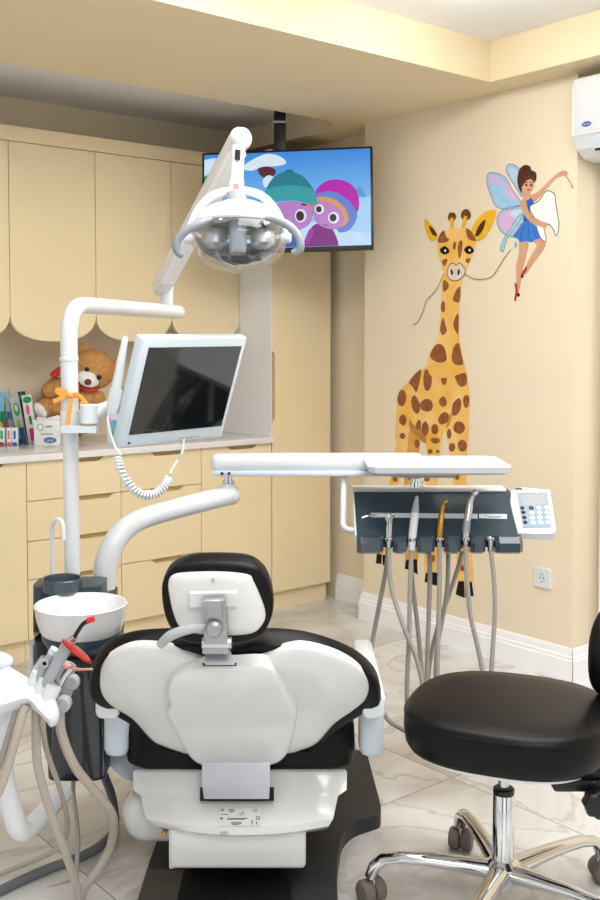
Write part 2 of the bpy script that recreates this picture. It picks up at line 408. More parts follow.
def S(x, y): return ((x - 25) / 547 * SW - SW / 2, SH / 2 + .004 - (y - 38 + (x - 25) / 547 * 14) / 314 * SH)
def tvp(name, pts, col, sm=True, emit=1.0):
    tvk[0] += 1
    q = [Vector((*S(*p), 0)) for p in pts]
    if sm: q = cr(q, 5, True)
    q = [Vector((max(-SW / 2, min(SW / 2, p.x)), max(-SH / 2 + .004, min(SH / 2 + .004, p.y)), 0)) for p in q]
    mb = MB(); mb.add(q, [tuple(range(len(q)))], face(tvm, .0026 + tvk[0] * .00025)); return mb.build(name, paint(col, emit, .3, .05), t, 0)
def oval(x, y, a, b, r=0): return circ(a, 14, b, (x, y), r)
tvp('snow_ground', [(25, 250), (120, 235), (250, 255), (400, 262), (480, 290), (572, 300), (572, 345), (300, 362), (25, 362)], '#BFDDF7', False)
tvp('snow_hill', [(480, 205), (520, 190), (572, 180), (572, 300), (500, 290)], '#A6D2F6', False)
tvp('snow_drift', [(25, 55), (60, 48), (95, 70), (25, 110)], '#CFE6FA', False)
tvp('floating_island', [(205, 85), (230, 78), (262, 90), (258, 108), (235, 118), (212, 108)], '#5B2530')
tvp('island_snow', [(150, 85), (175, 62), (230, 38), (275, 45), (298, 68), (270, 78), (220, 80), (185, 92)], '#D9EAF8')
tvp('snow_cloud', [(220, 125), (240, 108), (262, 122), (255, 145), (228, 148)], '#D5E6F5')
tvp('green_tree', [(25, 110), (50, 105), (50, 150), (25, 170)], '#2E8A57', False)
tvp('small_tree', [(523, 180), (528, 150), (540, 150), (560, 182)], '#5C9BD0', False)
# girl
tvp('girl_coat', [(385, 275), (420, 268), (450, 290), (462, 352), (362, 355), (358, 320)], '#7A1280')
tvp('girl_arm', [(362, 310), (375, 285), (388, 290), (376, 322), (362, 338)], '#A12BA5')
tvp('girl_bonnet', [(392, 170), (415, 138), (455, 125), (500, 135), (528, 165), (535, 210), (522, 235), (480, 200), (430, 178)], '#B312B0')
tvp('bonnet_ruffle', [(385, 182), (410, 168), (450, 165), (490, 185), (520, 220), (528, 250), (505, 288), (472, 298), (460, 285), (420, 230), (392, 215)], '#5E7FD6')
tvp('girl_hair', [(393, 190), (430, 182), (468, 198), (494, 228), (500, 258), (482, 278), (440, 284), (400, 262)], '#D69A5A')
tvp('girl_face', [(393, 200), (420, 196), (458, 210), (482, 238), (485, 265), (458, 287), (420, 281), (390, 255)], '#B980C4')
for ex, ey, a in ((406, 222, 15), (452, 250, 18)):
    tvp('girl_eye', oval(ex, ey, a, a + 1), '#E9E4F4'); tvp('girl_pupil', oval(ex - 2, ey, a * .62, a * .7), '#2A1A3C')
tvp('girl_mouth', [(415, 270), (425, 273), (436, 272), (425, 276)], '#7A2C6A')
# boy
tvp('boy_coat', [(275, 320), (320, 300), (352, 325), (345, 360), (280, 360)], '#2C5FB8')
tvp('boy_hair', [(228, 205), (245, 200), (250, 245), (234, 240)], '#D2733A')
tvp('boy_hair', [(365, 205), (386, 205), (384, 245), (368, 235)], '#D2733A')
tvp('boy_face', [(238, 215), (300, 195), (370, 205), (382, 240), (375, 268), (345, 288), (300, 300), (258, 285), (240, 255)], '#B67FC8')
tvp('boy_beanie', [(232, 175), (245, 130), (275, 104), (310, 98), (350, 112), (380, 145), (392, 178), (330, 160)], '#1B7C90')
tvp('beanie_bobble', oval(308, 98, 15, 7), '#157585')
tvp('beanie_brim', [(229, 175), (235, 155), (310, 143), (380, 155), (396, 182), (393, 208), (330, 194), (270, 195), (234, 208)], '#2E9FA6')
tvp('boy_eye', oval(345, 243, 19, 22), '#E4DCF0'); tvp('boy_pupil', oval(343, 244, 13, 16), '#3A1418'); tvp('boy_pupil', oval(266, 244, 8, 14), '#3A1418')
tvp('boy_brow', [(345, 207), (355, 203), (368, 210), (355, 210)], '#5A2A1A')
tvp('boy_mouth', [(300, 272), (315, 278), (330, 272), (315, 281)], '#7A2C5A')
for i in range(5): tvp('screen_caption', [(70 + i * 0 + [5, 20, 105, 125, 160][i], 195), (82 + [5, 20, 105, 125, 160][i], 192), (84 + [5, 20, 105, 125, 160][i], 212), (72 + [5, 20, 105, 125, 160][i], 214)], '#2E6FD8', False)
pt = P(280, 108, 5.0); px_ = pt.x
MB().box((px_ - .028, 4.955, 2.12), (px_ + .028, 4.985, 2.597), .002).build('mount_pole', M['black'], t)
MB().box((px_ - .031, 4.95, 2.44), (px_ + .031, 4.99, 2.45), .002).build('pole_clip', M['grey'], t)
MB().box((px_ - .07, 4.92, 2.589), (px_ + .07, 5.02, 2.599), .002).build('ceiling_plate', M['black'], t)

# ================================================================ air conditioner
t = thing('air_conditioner', 'white split air conditioner high on the right wall', 'air conditioner', R(3.6, 2.1, 2.13), TH)
def MUV(v0):   # local x -> u, local y -> z, extruded along -v
    return MUZ(v0)
pr = [(3.718, 2.445), (3.48, 2.445), (3.462, 2.436), (3.452, 2.412), (3.450, 2.215), (3.462, 2.205), (3.485, 2.165), (3.53, 2.135), (3.60, 2.125), (3.718, 2.15)]
MB(MR).prism(pr, 0, .82, .012, 3, MUZ(2.508)).build('casing', M['white'], t, 25)
MB(MR).box((3.446, 1.69, 2.222), (3.455, 2.497, 2.432), .004).build('front_panel', M['white'], t)
w = MB(MR); q = [(3.468, 2.196), (3.489, 2.158), (3.493, 2.162), (3.472, 2.200)]
w.prism([(a - .004, b) for a, b in q], 0, .74, 0, 1, MUZ(2.435)); w.build('flap', M['cool'], t)
MB(MR).prism([(3.484, 2.158), (3.492, 2.150), (3.496, 2.156), (3.488, 2.164)], 0, .72, 0, 1, MUZ(2.425)).build('air_slot', M['dark'], t)
lc = onplane(586.5, 124, R(3.4455, 0, 0), UD)
lm = frame(lc, -VD, (0, 0, 1))
MB().prism(circ(.022, 28, .0098), 0, .0015, 0, 1, lm).build('badge', paint('#1F4FA6', 0, .4), t)
text('Carrier', .0115, lm @ Matrix.Translation((0, 0, .002)), paint('#F2F2F2'), t)

# ================================================================ wall socket
oc = onplane(543.5, 577.5, R(3.54, 0, 0), UD); om = frame(oc, -VD, (0, 0, 1))
t = thing('wall_socket', 'white square power socket low on the wall beside the giraffe', 'socket', oc)
w = MB(); w.loft([[om @ Vector((x * k, y * k, z)) for x, y in rrect(.084, .084, .006)] for k, z in ((1, 0), (1, .009), (.96, .012), (.93, .012))] ); w.build('cover_plate', M['white'], t)
MB().lathe([(.0215, .0121), (.020, .0135), (.0185, .0124), (.018, .0122)], om, 28).build('socket_well', M['cool'], t)
w = MB()
for s in (-1, 1): w.lathe([(.003, .0124), (.003, .0128)], om @ Matrix.Translation((s * .0095, 0, 0)), 10)
w.build('pin_hole', M['dark'], t)
w = MB()
for s in (-1, 1): w.box((-.004, s * .0165 - .002, .0124), (.004, s * .0165 + .002, .0132), 0, 1, om)
w.build('earth_clip', M['steel'], t)
# ================================================================ wall paintings (flat paint on the right wall)
WP = R(3.54, 0, 0)
class Mural:
    def __init__(s, t, sx, sy, k): s.t = t; s.sx = sx; s.sy = sy; s.k = k; s.n = 1
    def p3(s, p, off): return onplane(s.sx + p[0] / s.k, s.sy + p[1] / s.k, WP, UD) - UD * off
    def poly(s, name, pts, m, sm=True, parent=None, n=5):
        s.n += 1; q = [s.p3(p, .0004 + s.n * .00005) for p in pts]
        if sm: q = cr(q, n, True)
        return MB().flat(q).build(name, paint(m) if isinstance(m, str) else m, parent or s.t, 0)
    def line(s, name, pts, m, w, parent=None, sm=True, closed=False):
        s.n += 1; q = [s.p3(p, .0005 + s.n * .00005) for p in pts]
        if sm: q = cr(q, 5, closed)
        if closed: q.append(q[0])
        ws = w if isinstance(w, (list, tuple)) else (w, w); N = len(q); a = []; b = []
        for i in range(N):
            d = (q[min(i + 1, N - 1)] - q[max(i - 1, 0)]).normalized(); nn = d.cross(UD).normalized()
            ww = ws[0] + (ws[1] - ws[0]) * i / max(1, N - 1); a.append(q[i] + nn * ww / 2); b.append(q[i] - nn * ww / 2)
        mb = MB(); mb.add(a + b, [(i, i + 1, N + i + 1, N + i) for i in range(N - 1)]); return mb.build(name, paint(m), parent or s.t, 0)

t = thing('giraffe_painting', 'tall yellow giraffe with brown spots painted on the beige wall', 'wall painting', onplane(440, 597, WP, UD), TH)
g = Mural(t, 370, 370, 3.754)           # lower half
GA = M['giraffe']
# legs
g.poly('leg', [(95, 300), (118, 215), (148, 180), (150, 250), (140, 310), (105, 430), (72, 560), (58, 700), (24, 700), (40, 560), (75, 420)], GA)
g.poly('leg', [(145, 240), (165, 215), (190, 255), (184, 305), (172, 420), (178, 560), (180, 720), (134, 720), (138, 560), (128, 420), (140, 305)], '#DDA14E')
g.poly('leg', [(292, 205), (330, 180), (372, 190), (366, 300), (364, 400), (368, 540), (388, 800), (330, 800), (325, 600), (312, 420), (298, 305), (284, 230)], GA)
# torso and neck
g.poly('torso', [(200, -5), (150, 42), (112, 75), (101, 120), (98, 200), (96, 260), (118, 262), (142, 215), (150, 218), (180, 250), (205, 272), (214, 310), (212, 420), (206, 560), (208, 775), (253, 775), (252, 560), (255, 420), (264, 310), (274, 245), (287, 212), (300, 205), (330, 225), (366, 240), (371, 190), (376, 120), (372, 60), (364, 25), (355, -10), (290, -60)], GA)
g.poly('belly_shade', [(148, 185), (165, 205), (200, 225), (212, 262), (205, 275), (180, 252), (150, 220)], '#B98246')
g.poly('belly_shade', [(285, 215), (298, 170), (318, 150), (306, 185), (298, 208)], '#C9924C')
for h in ([(26, 690), (45, 692), (43, 728), (22, 726)], [(47, 694), (60, 694), (64, 738), (48, 732)], [(134, 715), (157, 708), (158, 752), (131, 746)], [(159, 708), (177, 712), (180, 768), (160, 756)],
          [(210, 762), (231, 758), (232, 805), (205, 794)], [(233, 758), (253, 762), (257, 810), (234, 806)], [(332, 792), (354, 792), (356, 856), (322, 842)], [(357, 790), (383, 796), (390, 848), (358, 852)]):
    g.poly('hoof', h, '#16130F', False)
def blob(pts): g.poly('spot', pts, M['spot'], True)
def ovl(x, y, a, b, r=0):
    o = circ(1, 9); return [(x + (px * a * random.uniform(.9, 1.1)) * math.cos(r) - (py * b) * math.sin(r), y + (px * a) * math.sin(r) + (py * b * random.uniform(.9, 1.1)) * math.cos(r)) for px, py in o]
blob([(148, 42), (190, -2), (188, 40), (175, 82), (160, 62)])
for s in ((216, 38, 17, 42, 0), (278, 32, 11, 26, 0), (342, 28, 22, 36, -.3), (121, 106, 17, 30, .1), (171, 130, 16, 34, -.2), (214, 132, 24, 24, .5), (275, 119, 14, 19, 0), (362, 118, 12, 26, 0),
          (325, 140, 17, 34, .25), (125, 188, 14, 20, 0), (184, 206, 10, 18, 0), (208, 220, 13, 26, 0), (244, 222, 14, 18, 0), (277, 182, 19, 24, .6), (336, 216, 22, 23, 0), (298, 240, 8, 18, 0), (246, 265, 17, 11, 0),
          (123, 247, 11, 11, 0), (177, 276, 9, 16, 0), (309, 290, 12, 16, 0), (348, 284, 17, 24, 0), (227, 306, 9, 9, 0), (255, 306, 7, 6, 0), (95, 408, 10, 10, 0), (329, 402, 9, 10, 0), (215, 410, 10, 8, 0), (240, 640, 6, 12, 0), (344, 660, 7, 14, .2),
          (238, 540, 8, 14, 0), (160, 470, 8, 16, 0), (345, 500, 10, 18, 0), (225, 480, 9, 14, 0), (238, 707, 7, 13, 0), (346, 742, 8, 14, -.3), (150, 400, 8, 12, 0)):
    blob(ovl(*s))
g2 = Mural(t, 380, 200, 4.5); g2.n = g.n
g2.poly('neck', [(288, 330), (280, 440), (272, 550), (255, 640), (215, 715), (230, 790), (300, 800), (370, 780), (388, 770), (372, 700), (357, 600), (360, 450), (366, 340)], GA)
for b_ in ([(287, 362), (308, 372), (310, 395), (287, 412)], [(330, 445), (345, 405), (363, 392), (360, 455), (340, 458)], [(279, 462), (292, 458), (295, 495), (284, 505), (276, 490)], [(276, 560), (286, 528), (296, 560), (302, 590), (284, 608), (272, 585)],
           [(332, 560), (342, 525), (356, 515), (354, 600), (340, 585)], [(228, 705), (245, 660), (272, 648), (294, 670), (300, 722), (262, 730)], [(325, 700), (335, 660), (356, 645), (370, 700), (376, 738), (345, 742), (328, 725)]):
    g2.poly('spot', b_, M['spot'])
for ear, inner in (([(262, 160), (240, 120), (204, 84), (206, 130), (222, 175), (245, 184)], [(258, 155), (240, 128), (222, 118), (236, 152), (252, 163)]),
                   ([(412, 140), (440, 85), (480, 52), (526, 50), (508, 110), (475, 165), (440, 186), (420, 175)], [(430, 160), (448, 115), (476, 88), (470, 125), (448, 158)])):
    e = g2.poly('ear', ear, '#EDB530'); g2.poly('ear_hollow', inner, '#4A3418', parent=e)
for hx, (a, b) in enumerate((((328, 130), (325, 80)), ((376, 130), (388, 72)))):
    h = g2.line('horn', [a, ((a[0] + b[0]) / 2, (a[1] + b[1]) / 2), b], '#E8B43A', (.022, .02), sm=False)
    g2.poly('horn_tip', ovl(b[0] + 1, b[1] - 5, 18 + hx * 3, 21 + hx * 4), '#6E3E22', parent=h)
hd = g2.poly('head', [(262, 190), (262, 230), (275, 280), (288, 325), (305, 350), (345, 362), (378, 340), (398, 295), (420, 245), (432, 200), (428, 165), (405, 140), (345, 127), (290, 142)], GA)
for b_ in ([(262, 190), (275, 150), (292, 138), (300, 165), (314, 178), (300, 190)], [(390, 128), (412, 140), (432, 172), (430, 186), (398, 172)], [(336, 188), (346, 195), (340, 222), (330, 215)], [(352, 215), (360, 185), (374, 190), (368, 245), (358, 262)],
           [(281, 275), (300, 264), (306, 275), (292, 298)], [(387, 272), (398, 262), (410, 266), (400, 285)]):
    g2.poly('face_spot', b_, M['spot'], parent=hd)
for ex, ey, r in ((294, 228, .1), (404, 226, -.3)):
    e = g2.poly('eye', [(ex - 22, ey - 6), (ex, ey - 20), (ex + 18, ey - 6), (ex + 20, ey + 8), (ex, ey + 18), (ex - 16, ey + 10)], '#16120E', parent=hd)
    g2.poly('eye_glint', ovl(ex + 2, ey, 4.5, 6), '#EFEFEA', parent=hd)
mz = g2.poly('muzzle', [(305, 325), (318, 290), (335, 286), (345, 294), (362, 284), (378, 300), (388, 322), (370, 350), (345, 364), (315, 355)], '#E2D2C4', parent=hd)
g2.line('muzzle_outline', [(305, 325), (318, 290), (335, 286), (345, 294), (362, 284), (378, 300), (388, 322), (370, 350), (345, 364), (315, 355)], '#6A5040', .004, parent=hd, closed=True)
for nx in (326, 357): g2.poly('nostril', ovl(nx, 325, 5, 14, -.15 if nx < 340 else .15), '#1A1411', parent=hd)
st = g2.line('floss_thread', [(296, 335), (284, 345), (262, 395), (235, 430), (212, 450), (195, 505), (172, 550), (150, 562)], '#A98A58', .0045)
g2.line('floss_thread', [(386, 335), (420, 353), (460, 357), (505, 345), (535, 305), (560, 265), (590, 225)], '#A98A58', .0045)

# ---------------- the fairy
t = thing('fairy_painting', 'painted fairy in blue dress with pastel wings holding a big white tooth', 'wall painting', onplane(520, 300, WP, UD), TH)
f = Mural(t, 470, 150, 5.0)
def wing(out, panels):
    w_ = f.poly('wing', out, '#A9BEDD'); 
    for col, pts in panels: f.poly('wing_panel', pts, col, parent=w_)
    f.line('wing_outline', out, '#5E7FA5', .003, parent=w_, closed=True)
    return w_
wing([(262, 232), (225, 180), (190, 125), (180, 90), (200, 70), (235, 82), (262, 120), (275, 180)], [('#B5D3EA', [(245, 190), (205, 130), (195, 95), (225, 95), (250, 140)])])
wing([(258, 268), (215, 205), (180, 140), (130, 115), (92, 118), (84, 160), (100, 215), (125, 275), (170, 296), (225, 288)],
     [('#9CCBE6', [(245, 262), (170, 180), (110, 170), (118, 230), (140, 275), (190, 285)]), ('#C9B6E4', [(170, 175), (130, 128), (98, 128), (98, 165)]), ('#D9B4DC', [(250, 250), (185, 165), (178, 205), (200, 240)])])
wing([(275, 290), (230, 280), (165, 300), (136, 340), (145, 390), (170, 418), (215, 435), (250, 400), (278, 350)],
     [('#DDB2DC', [(255, 310), (205, 300), (155, 330), (150, 385), (190, 415), (225, 400), (250, 350)]), ('#B9D9EA', [(262, 300), (225, 300), (200, 320), (225, 340), (255, 325)])])
w_ = f.poly('wing', [(262, 320), (240, 370), (200, 420), (178, 470), (168, 508), (152, 500), (155, 480), (172, 440), (205, 390), (235, 340)], '#9BD0DC'); f.line('wing_outline', [(262, 320), (240, 370), (200, 420), (178, 470), (168, 508), (152, 500), (155, 480), (172, 440), (205, 390), (235, 340)], '#4E8A9A', .003, parent=w_, closed=True)
SK = '#CE9F7C'
lg = f.poly('leg', [(250, 460), (292, 460), (285, 520), (265, 600), (248, 700), (236, 700), (232, 640), (232, 580), (245, 520)], SK)
f.poly('shoe', [(224, 665), (236, 675), (240, 710), (250, 718), (246, 735), (236, 732), (230, 755), (222, 748), (228, 705)], '#B3282C'); f.poly('shoe_heel', ovl(243, 725, 7, 9), '#2A1416')
lg = f.poly('leg', [(318, 455), (350, 440), (380, 460), (368, 500), (330, 550), (285, 615), (272, 625), (268, 605), (290, 560), (315, 510), (335, 480)], SK)
f.poly('shoe', [(286, 580), (284, 600), (270, 622), (262, 640), (255, 630), (265, 605)], '#B3282C'); f.poly('shoe_heel', ovl(262, 632, 7, 9), '#2A1416')
tooth_pts = [(300, 285), (345, 255), (375, 212), (400, 205), (425, 225), (430, 270), (440, 330), (446, 370), (440, 415), (430, 428), (420, 400), (400, 375), (375, 370), (372, 400), (382, 440), (376, 458), (355, 440), (335, 390), (322, 340)]
to = f.poly('tooth', tooth_pts, '#F3F2EE'); f.line('tooth_outline', tooth_pts, '#3A3A3E', .0035, parent=to, closed=True)
ar = f.poly('raised_arm', [(300, 232), (345, 205), (395, 155), (440, 115), (470, 103), (490, 110), (485, 128), (460, 132), (430, 145), (385, 195), (345, 240), (318, 258)], SK)
wd = f.line('wand', [(478, 128), (498, 155), (512, 178)], '#B08A4A', .004, sm=False); f.poly('wand_star', [(515, 172), (518, 180), (524, 184), (518, 188), (516, 196), (510, 190), (503, 190), (507, 182)], '#E8A33A', False, parent=wd)
f.poly('dress_top', [(270, 245), (296, 232), (320, 262), (300, 290), (302, 340), (296, 370), (270, 362), (268, 300)], '#2C62B8')
sk_pts = [(262, 365), (300, 358), (325, 375), (340, 405), (354, 438), (330, 448), (310, 462), (280, 456), (252, 462), (240, 445), (216, 432), (240, 400)]
sk_ = f.poly('skirt', sk_pts, '#3B78CC')
for a, b in (((272, 375), (252, 450)), ((295, 372), (292, 452)), ((318, 380), (332, 440))): f.line('skirt_fold', [a, b], '#1F4E9E', (.002, .004), parent=sk_, sm=False)
ar = f.poly('folded_arm', [(252, 262), (266, 248), (284, 262), (292, 300), (310, 335), (350, 355), (378, 362), (388, 374), (378, 390), (355, 384), (310, 365), (280, 335), (260, 300)], SK)
f.line('arm_outline', [(286, 268), (294, 300), (312, 334), (352, 354)], '#7A543C', .0025, parent=ar)
f.poly('neck', [(268, 205), (300, 210), (304, 238), (280, 255), (266, 240)], SK)
hr = f.poly('hair', [(240, 130), (250, 95), (275, 75), (302, 82), (308, 100), (330, 112), (334, 140), (322, 165), (300, 150), (275, 165), (262, 195), (258, 215), (245, 190), (238, 160)], '#4E2A1E')
fc = f.poly('face', [(262, 175), (280, 150), (305, 145), (320, 160), (320, 185), (310, 208), (292, 220), (275, 212), (262, 195)], '#D2A380')
f.poly('fringe', [(255, 175), (268, 150), (300, 130), (328, 140), (326, 160), (305, 146), (282, 156), (264, 182)], '#58301F', parent=hr)
for ex in (283, 308): f.poly('eye', ovl(ex, 176, 6, 6), '#241812', parent=fc); f.line('brow', [(ex - 8, 165), (ex, 161), (ex + 8, 164)], '#3A2218', .003, parent=fc)
f.poly('mouth', [(286, 198), (294, 196), (303, 197), (296, 204)], '#B0383C', parent=fc)
f.poly('tassel', [(228, 455), (238, 470), (234, 490), (224, 485)], '#79B7C9', False)
# ================================================================ spittoon console
t = thing('spittoon_unit', 'dark slate spittoon console with white rinsing bowl at left of chair', 'dental unit', P(75, 780, 2.85))
def px_ring(l, r, y, Yf, Yb, rad):
    a = P(l, y, Yf); b = P(r, y, Yf); z = a.z; cx_, cy_ = (a.x + b.x) / 2, (Yf + Yb) / 2
    return [Vector((cx_ + x, cy_ + q, z)) for x, q in rrect(b.x - a.x, Yb - Yf, rad, 4)]
MB().loft([px_ring(46, 103, 781, 2.66, 2.98, .03), px_ring(43, 103, 740, 2.655, 3.0, .035), px_ring(33, 103, 660, 2.65, 3.0, .03), px_ring(31.5, 103, 642, 2.65, 3.0, .03), px_ring(30.5, 105, 634, 2.775, 3.0, .03), px_ring(30.5, 105, 605, 2.775, 3.0, .03), px_ring(31.5, 104, 603, 2.785, 2.99, .03)]).build('console_body', M['dark'], t)
MB().loft([px_ring(50, 102, 778, 2.648, 2.70, .01), px_ring(52, 100, 700, 2.642, 2.70, .01), px_ring(54, 98, 660, 2.64, 2.70, .01)]).build('front_panel', mat('gloss_charcoal', '#23282D', .15, coat=.5), t)
MB().loft([px_ring(28.5, 34, 690, 2.80, 2.95, .006), px_ring(28.5, 34, 646, 2.80, 2.95, .006), px_ring(29, 33.5, 644, 2.81, 2.94, .006)]).build('side_cover', M['white'], t)
bc = P(81, 604.5, 2.645); bm_ = Matrix.Translation(bc) @ Matrix.Scale(.965, 4)
MB().lathe([(.06, -.122), (.088, -.112), (.103, -.088), (.104, -.074), (.09, -.074)], bm_, 40, True, False).build('bowl_collar', M['slate'], t)
MB().lathe([(.060, -.089), (.094, -.083), (.107, -.068), (.116, -.040), (.1215, -.004), (.1235, .002), (.121, .004), (.117, .000), (.108, -.036), (.09, -.060), (.03, -.071), (.004, -.072)], bm_, 48).build('rinsing_bowl', M['bowl'], t)
MB().lathe([(.014, -.0708), (.014, -.067), (.009, -.0675)], bm_, 16).build('drain', M['steel'], t)
# dark filler shelf behind the bowl with the cup ring
MB().loft([px_ring(30.5, 100, 611, 2.772, 2.905, .03), px_ring(30.5, 100, 587.5, 2.772, 2.905, .03), px_ring(31.5, 99, 586, 2.782, 2.895, .03)]).build('filler_shelf', M['slate'], t)
rc = P(62.2, 581.5, 2.778)
MB().lathe([(.046, -.030), (.053, -.022), (.0545, .008), (.0525, .011), (.0485, .009), (.046, -.006), (.01, -.008)], Matrix.Translation(rc), 32).build('cup_holder', M['slateb'], t)
w = MB(); b0 = P(52.5, 588, 2.835)
w.tube(cr([b0, P(52.5, 555, 2.835), P(52, 533, 2.82), P(53, 523, 2.80), P(57, 519, 2.79), P(62, 522, 2.78), P(63.5, 530, 2.775), P(63.5, 540, 2.775)], 6), .0062, 12); w.build('water_spout', M['white'], t)
# thick support arm to the instrument table grows out of the console
# white tube foot of the assistant arm is built with that tray

# ================================================================ operating lamp on its post
t = thing('operating_lamp', 'white dental operating lamp on a bent post with clear glass head', 'lamp', P(70, 590, 2.86))
A0 = P(72.5, 591, 2.86); A0.z = P(0, 586, 2.782).z + .0006; zt = P(70, 304, 2.86).z
A1 = Vector((P(68.5, 450, 2.86).x, 2.86, zt)); E1 = P(178, 312, 3.62)
c_x = P(70.5, 430, 2.86).x; t_x = P(68.5, 330, 2.86).x
w = MB(); w.tube([A0, Vector((c_x, 2.86, P(0, 428, 2.86).z))], .0212, 20); w.build('lower_post', M['white'], t)
w = MB(); w.tube(fillet([Vector((c_x, 2.86, P(0, 430, 2.86).z)), Vector((t_x, 2.86, zt)), E1], .10, 12), .0238, 24); w.ell(E1, .0238); w.build('post', M['white'], t)
zc = P(0, 359, 2.86).z
MB().lathe([(.0245, -.006), (.026, -.004), (.026, .004), (.0245, .006)], Matrix.Translation(((c_x + t_x * 2) / 3, 2.86, zc)), 28).build('post_collar', M['white'], t)
J = P(166.5, 300, 3.60); J2 = P(167, 277, 3.58)
w = MB(); w.cyl(J - Vector((0, 0, .03)), J2, .0225, .0225, 24, .003); w.cyl(P(166.5, 292, 3.6), P(166.5, 290.5, 3.6), .0235, .0235, 24, .001); w.build('post_joint', M['white'], t)
L0 = P(163, 283, 3.56); L1 = P(241, 138, 2.92)
dd = (L1 - L0).normalized(); sx = dd.cross(Vector((0, 0, 1))).normalized(); sy = sx.cross(dd)
am = Matrix((sx, sy, dd)).transposed().to_4x4(); am.translation = L0
Ln = (L1 - L0).length
w = MB()
w.loft([[am @ Vector((x * k, y * k2 + off, z)) for x, y in rrect(.058, .062, .02)] for k, k2, z, off in ((.72, .8, -.045, 0), (.95, .97, -.03, 0), (1, 1, 0, 0), (.98, .95, Ln * .5, .002), (.93, .9, Ln - .03, .004), (.90, .9, Ln, .004), (.8, .8, Ln + .016, .0), (.5, .5, Ln + .026, -.004))]); w.build('spring_arm', M['shell'], t)
w = MB(); w.loft([[am @ Vector((x, y, z)) for x, y in rrect(.06, .035, .015)] for z in (.12, Ln - .09)]); 
w2 = MB(); w2.loft([[am @ Vector((x, y - .019, z)) for x, y in rrect(.05, .03, .01)] for z in (.05, Ln - .04)]); w2.build('arm_under_cover', M['cabwhite'], t)
K1 = P(238, 146, 2.90); K2 = P(236.5, 190, 2.89)
MB().ell(P(241, 139, 2.91), (.031, .034, .032)).build('arm_end_cap', M['white'], t)
w = MB(); w.cyl(K1, P(236.7, 181, 2.89), .0185, .0185, 20); w.build('lamp_stem', M['white'], t)
w = MB(); w.cyl(P(238, 150, 2.875), P(237.6, 160, 2.875), .008, .008, 10); w.build('stem_slot', M['dark'], t)
w = MB(); w.cyl(P(236.7, 180, 2.89), P(236.5, 193, 2.885), .021, .021, 20, .002); w.build('stem_collar', M['white'], t)
sm_ = frame(P(236.2, 187, 2.865), (1, 0, 0), (0, 0, 1)); MB().prism(rrect(.016, .018, .003), 0, .0012, 0, 1, sm_).build('warning_sticker', paint('#EC8F8A'), t)
HC = P(239.5, 224, 2.87)                                       # rim centre of the lamp head
axis = Vector((.02, .13, .99)).normalized(); hm = frame(HC, (1, 0, 0), Vector((0, axis.z, -axis.y)))
# yoke
w = MB(); pts = cr([P(190, 238, 2.86), P(191, 226, 2.87), P(199, 209, 2.875), P(214, 195, 2.88), P(237, 190.5, 2.885), P(259, 194.5, 2.88), P(273, 207, 2.875), P(282, 224, 2.87), P(285, 238, 2.86)], 6)
w.tube(pts, .0115, 14); w.build('yoke', M['white'], t)
MB().cyl(P(236.5, 192, 2.885), P(237.5, 206, 2.88), .030, .023, 24, .003).build('swivel_neck', M['grey'], t)
for s, x, y in ((-1, 190, 239), (1, 285.5, 238)):
    c = P(x, y, 2.85); MB().cyl(c + Vector((-.016, 0, 0)), c + Vector((.016, 0, 0)), .0135, .0135, 20, .004).build('pivot_knob', M['white'], t)
# head: white cap, glass bowl, mirrored inside, central grey bar
MB().lathe([(.126, -.012), (.1295, -.006), (.128, .0), (.118, .018), (.092, .040), (.055, .056), (.03, .061), (.005, .062)], hm, 48).build('cap', M['white'], t)
rr = []
for i in range(13):
    ph = -PI * .42 + PI * .46 * i / 12; rr.append([hm @ Vector((.119 * math.cos(ph) * math.cos(b), -.01 + .105 * math.cos(ph) * math.sin(b), -.042 + .072 * math.sin(ph))) for b in [PI * -.04 + PI * 1.08 * j / 32 for j in range(33)]])
MB().grid(rr).build('reflector', M['reflector'], t)
MB().lathe([(.121, -.008), (.08, -.012), (.004, -.012)], hm, 40, False).build('cap_lining', M['grey'], t)
MB().lathe([(.123, -.010), (.130, -.035), (.129, -.062), (.118, -.090), (.090, -.116), (.050, -.131), (.005, -.136)], hm, 48, False).build('glass_bowl', M['glass'], t)
MB().lathe([(.1245, -.014), (.1275, -.012), (.1275, -.008), (.1245, -.006)], hm, 48, False, False).build('glass_seal', M['grey'], t)
w = MB(); w.loft([[hm @ Vector((x + .0, y - .070, z)) for x, y in rrect(.046, .055, .015)] for z in (-.006, -.075)] + [[hm @ Vector((x * .9, y * .9 - .070, -.098)) for x, y in rrect(.048, .050, .015)]]); w.build('centre_bar', M['grey2'], t)
for s in (-1, 1):
    w = MB(); w.lathe([(.030, -.02), (.036, -.04), (.034, -.058), (.02, -.070), (.004, -.073)], hm @ Matrix.Translation((s * .066, -.020, -.004)), 24); w.build('mirror_cup', M['reflector'], t)
hp = [[(212, 219, 2.755), (200, 223.5, 2.745), (188, 229.5, 2.74), (179, 238, 2.74), (176, 246, 2.74), (178, 252, 2.745), (183, 255.5, 2.75)],
      [(266, 218, 2.755), (277, 220, 2.745), (289, 226, 2.74), (298, 236, 2.74), (300.5, 244, 2.74), (299, 250, 2.745), (293, 253.5, 2.75)]]
for q in hp:
    w = MB(); w.tube(cr([P(*p) for p in q], 5), [.007, .0115, .0115, .011, .0115, .010], 14); w.build('handle', M['grey2'], t)

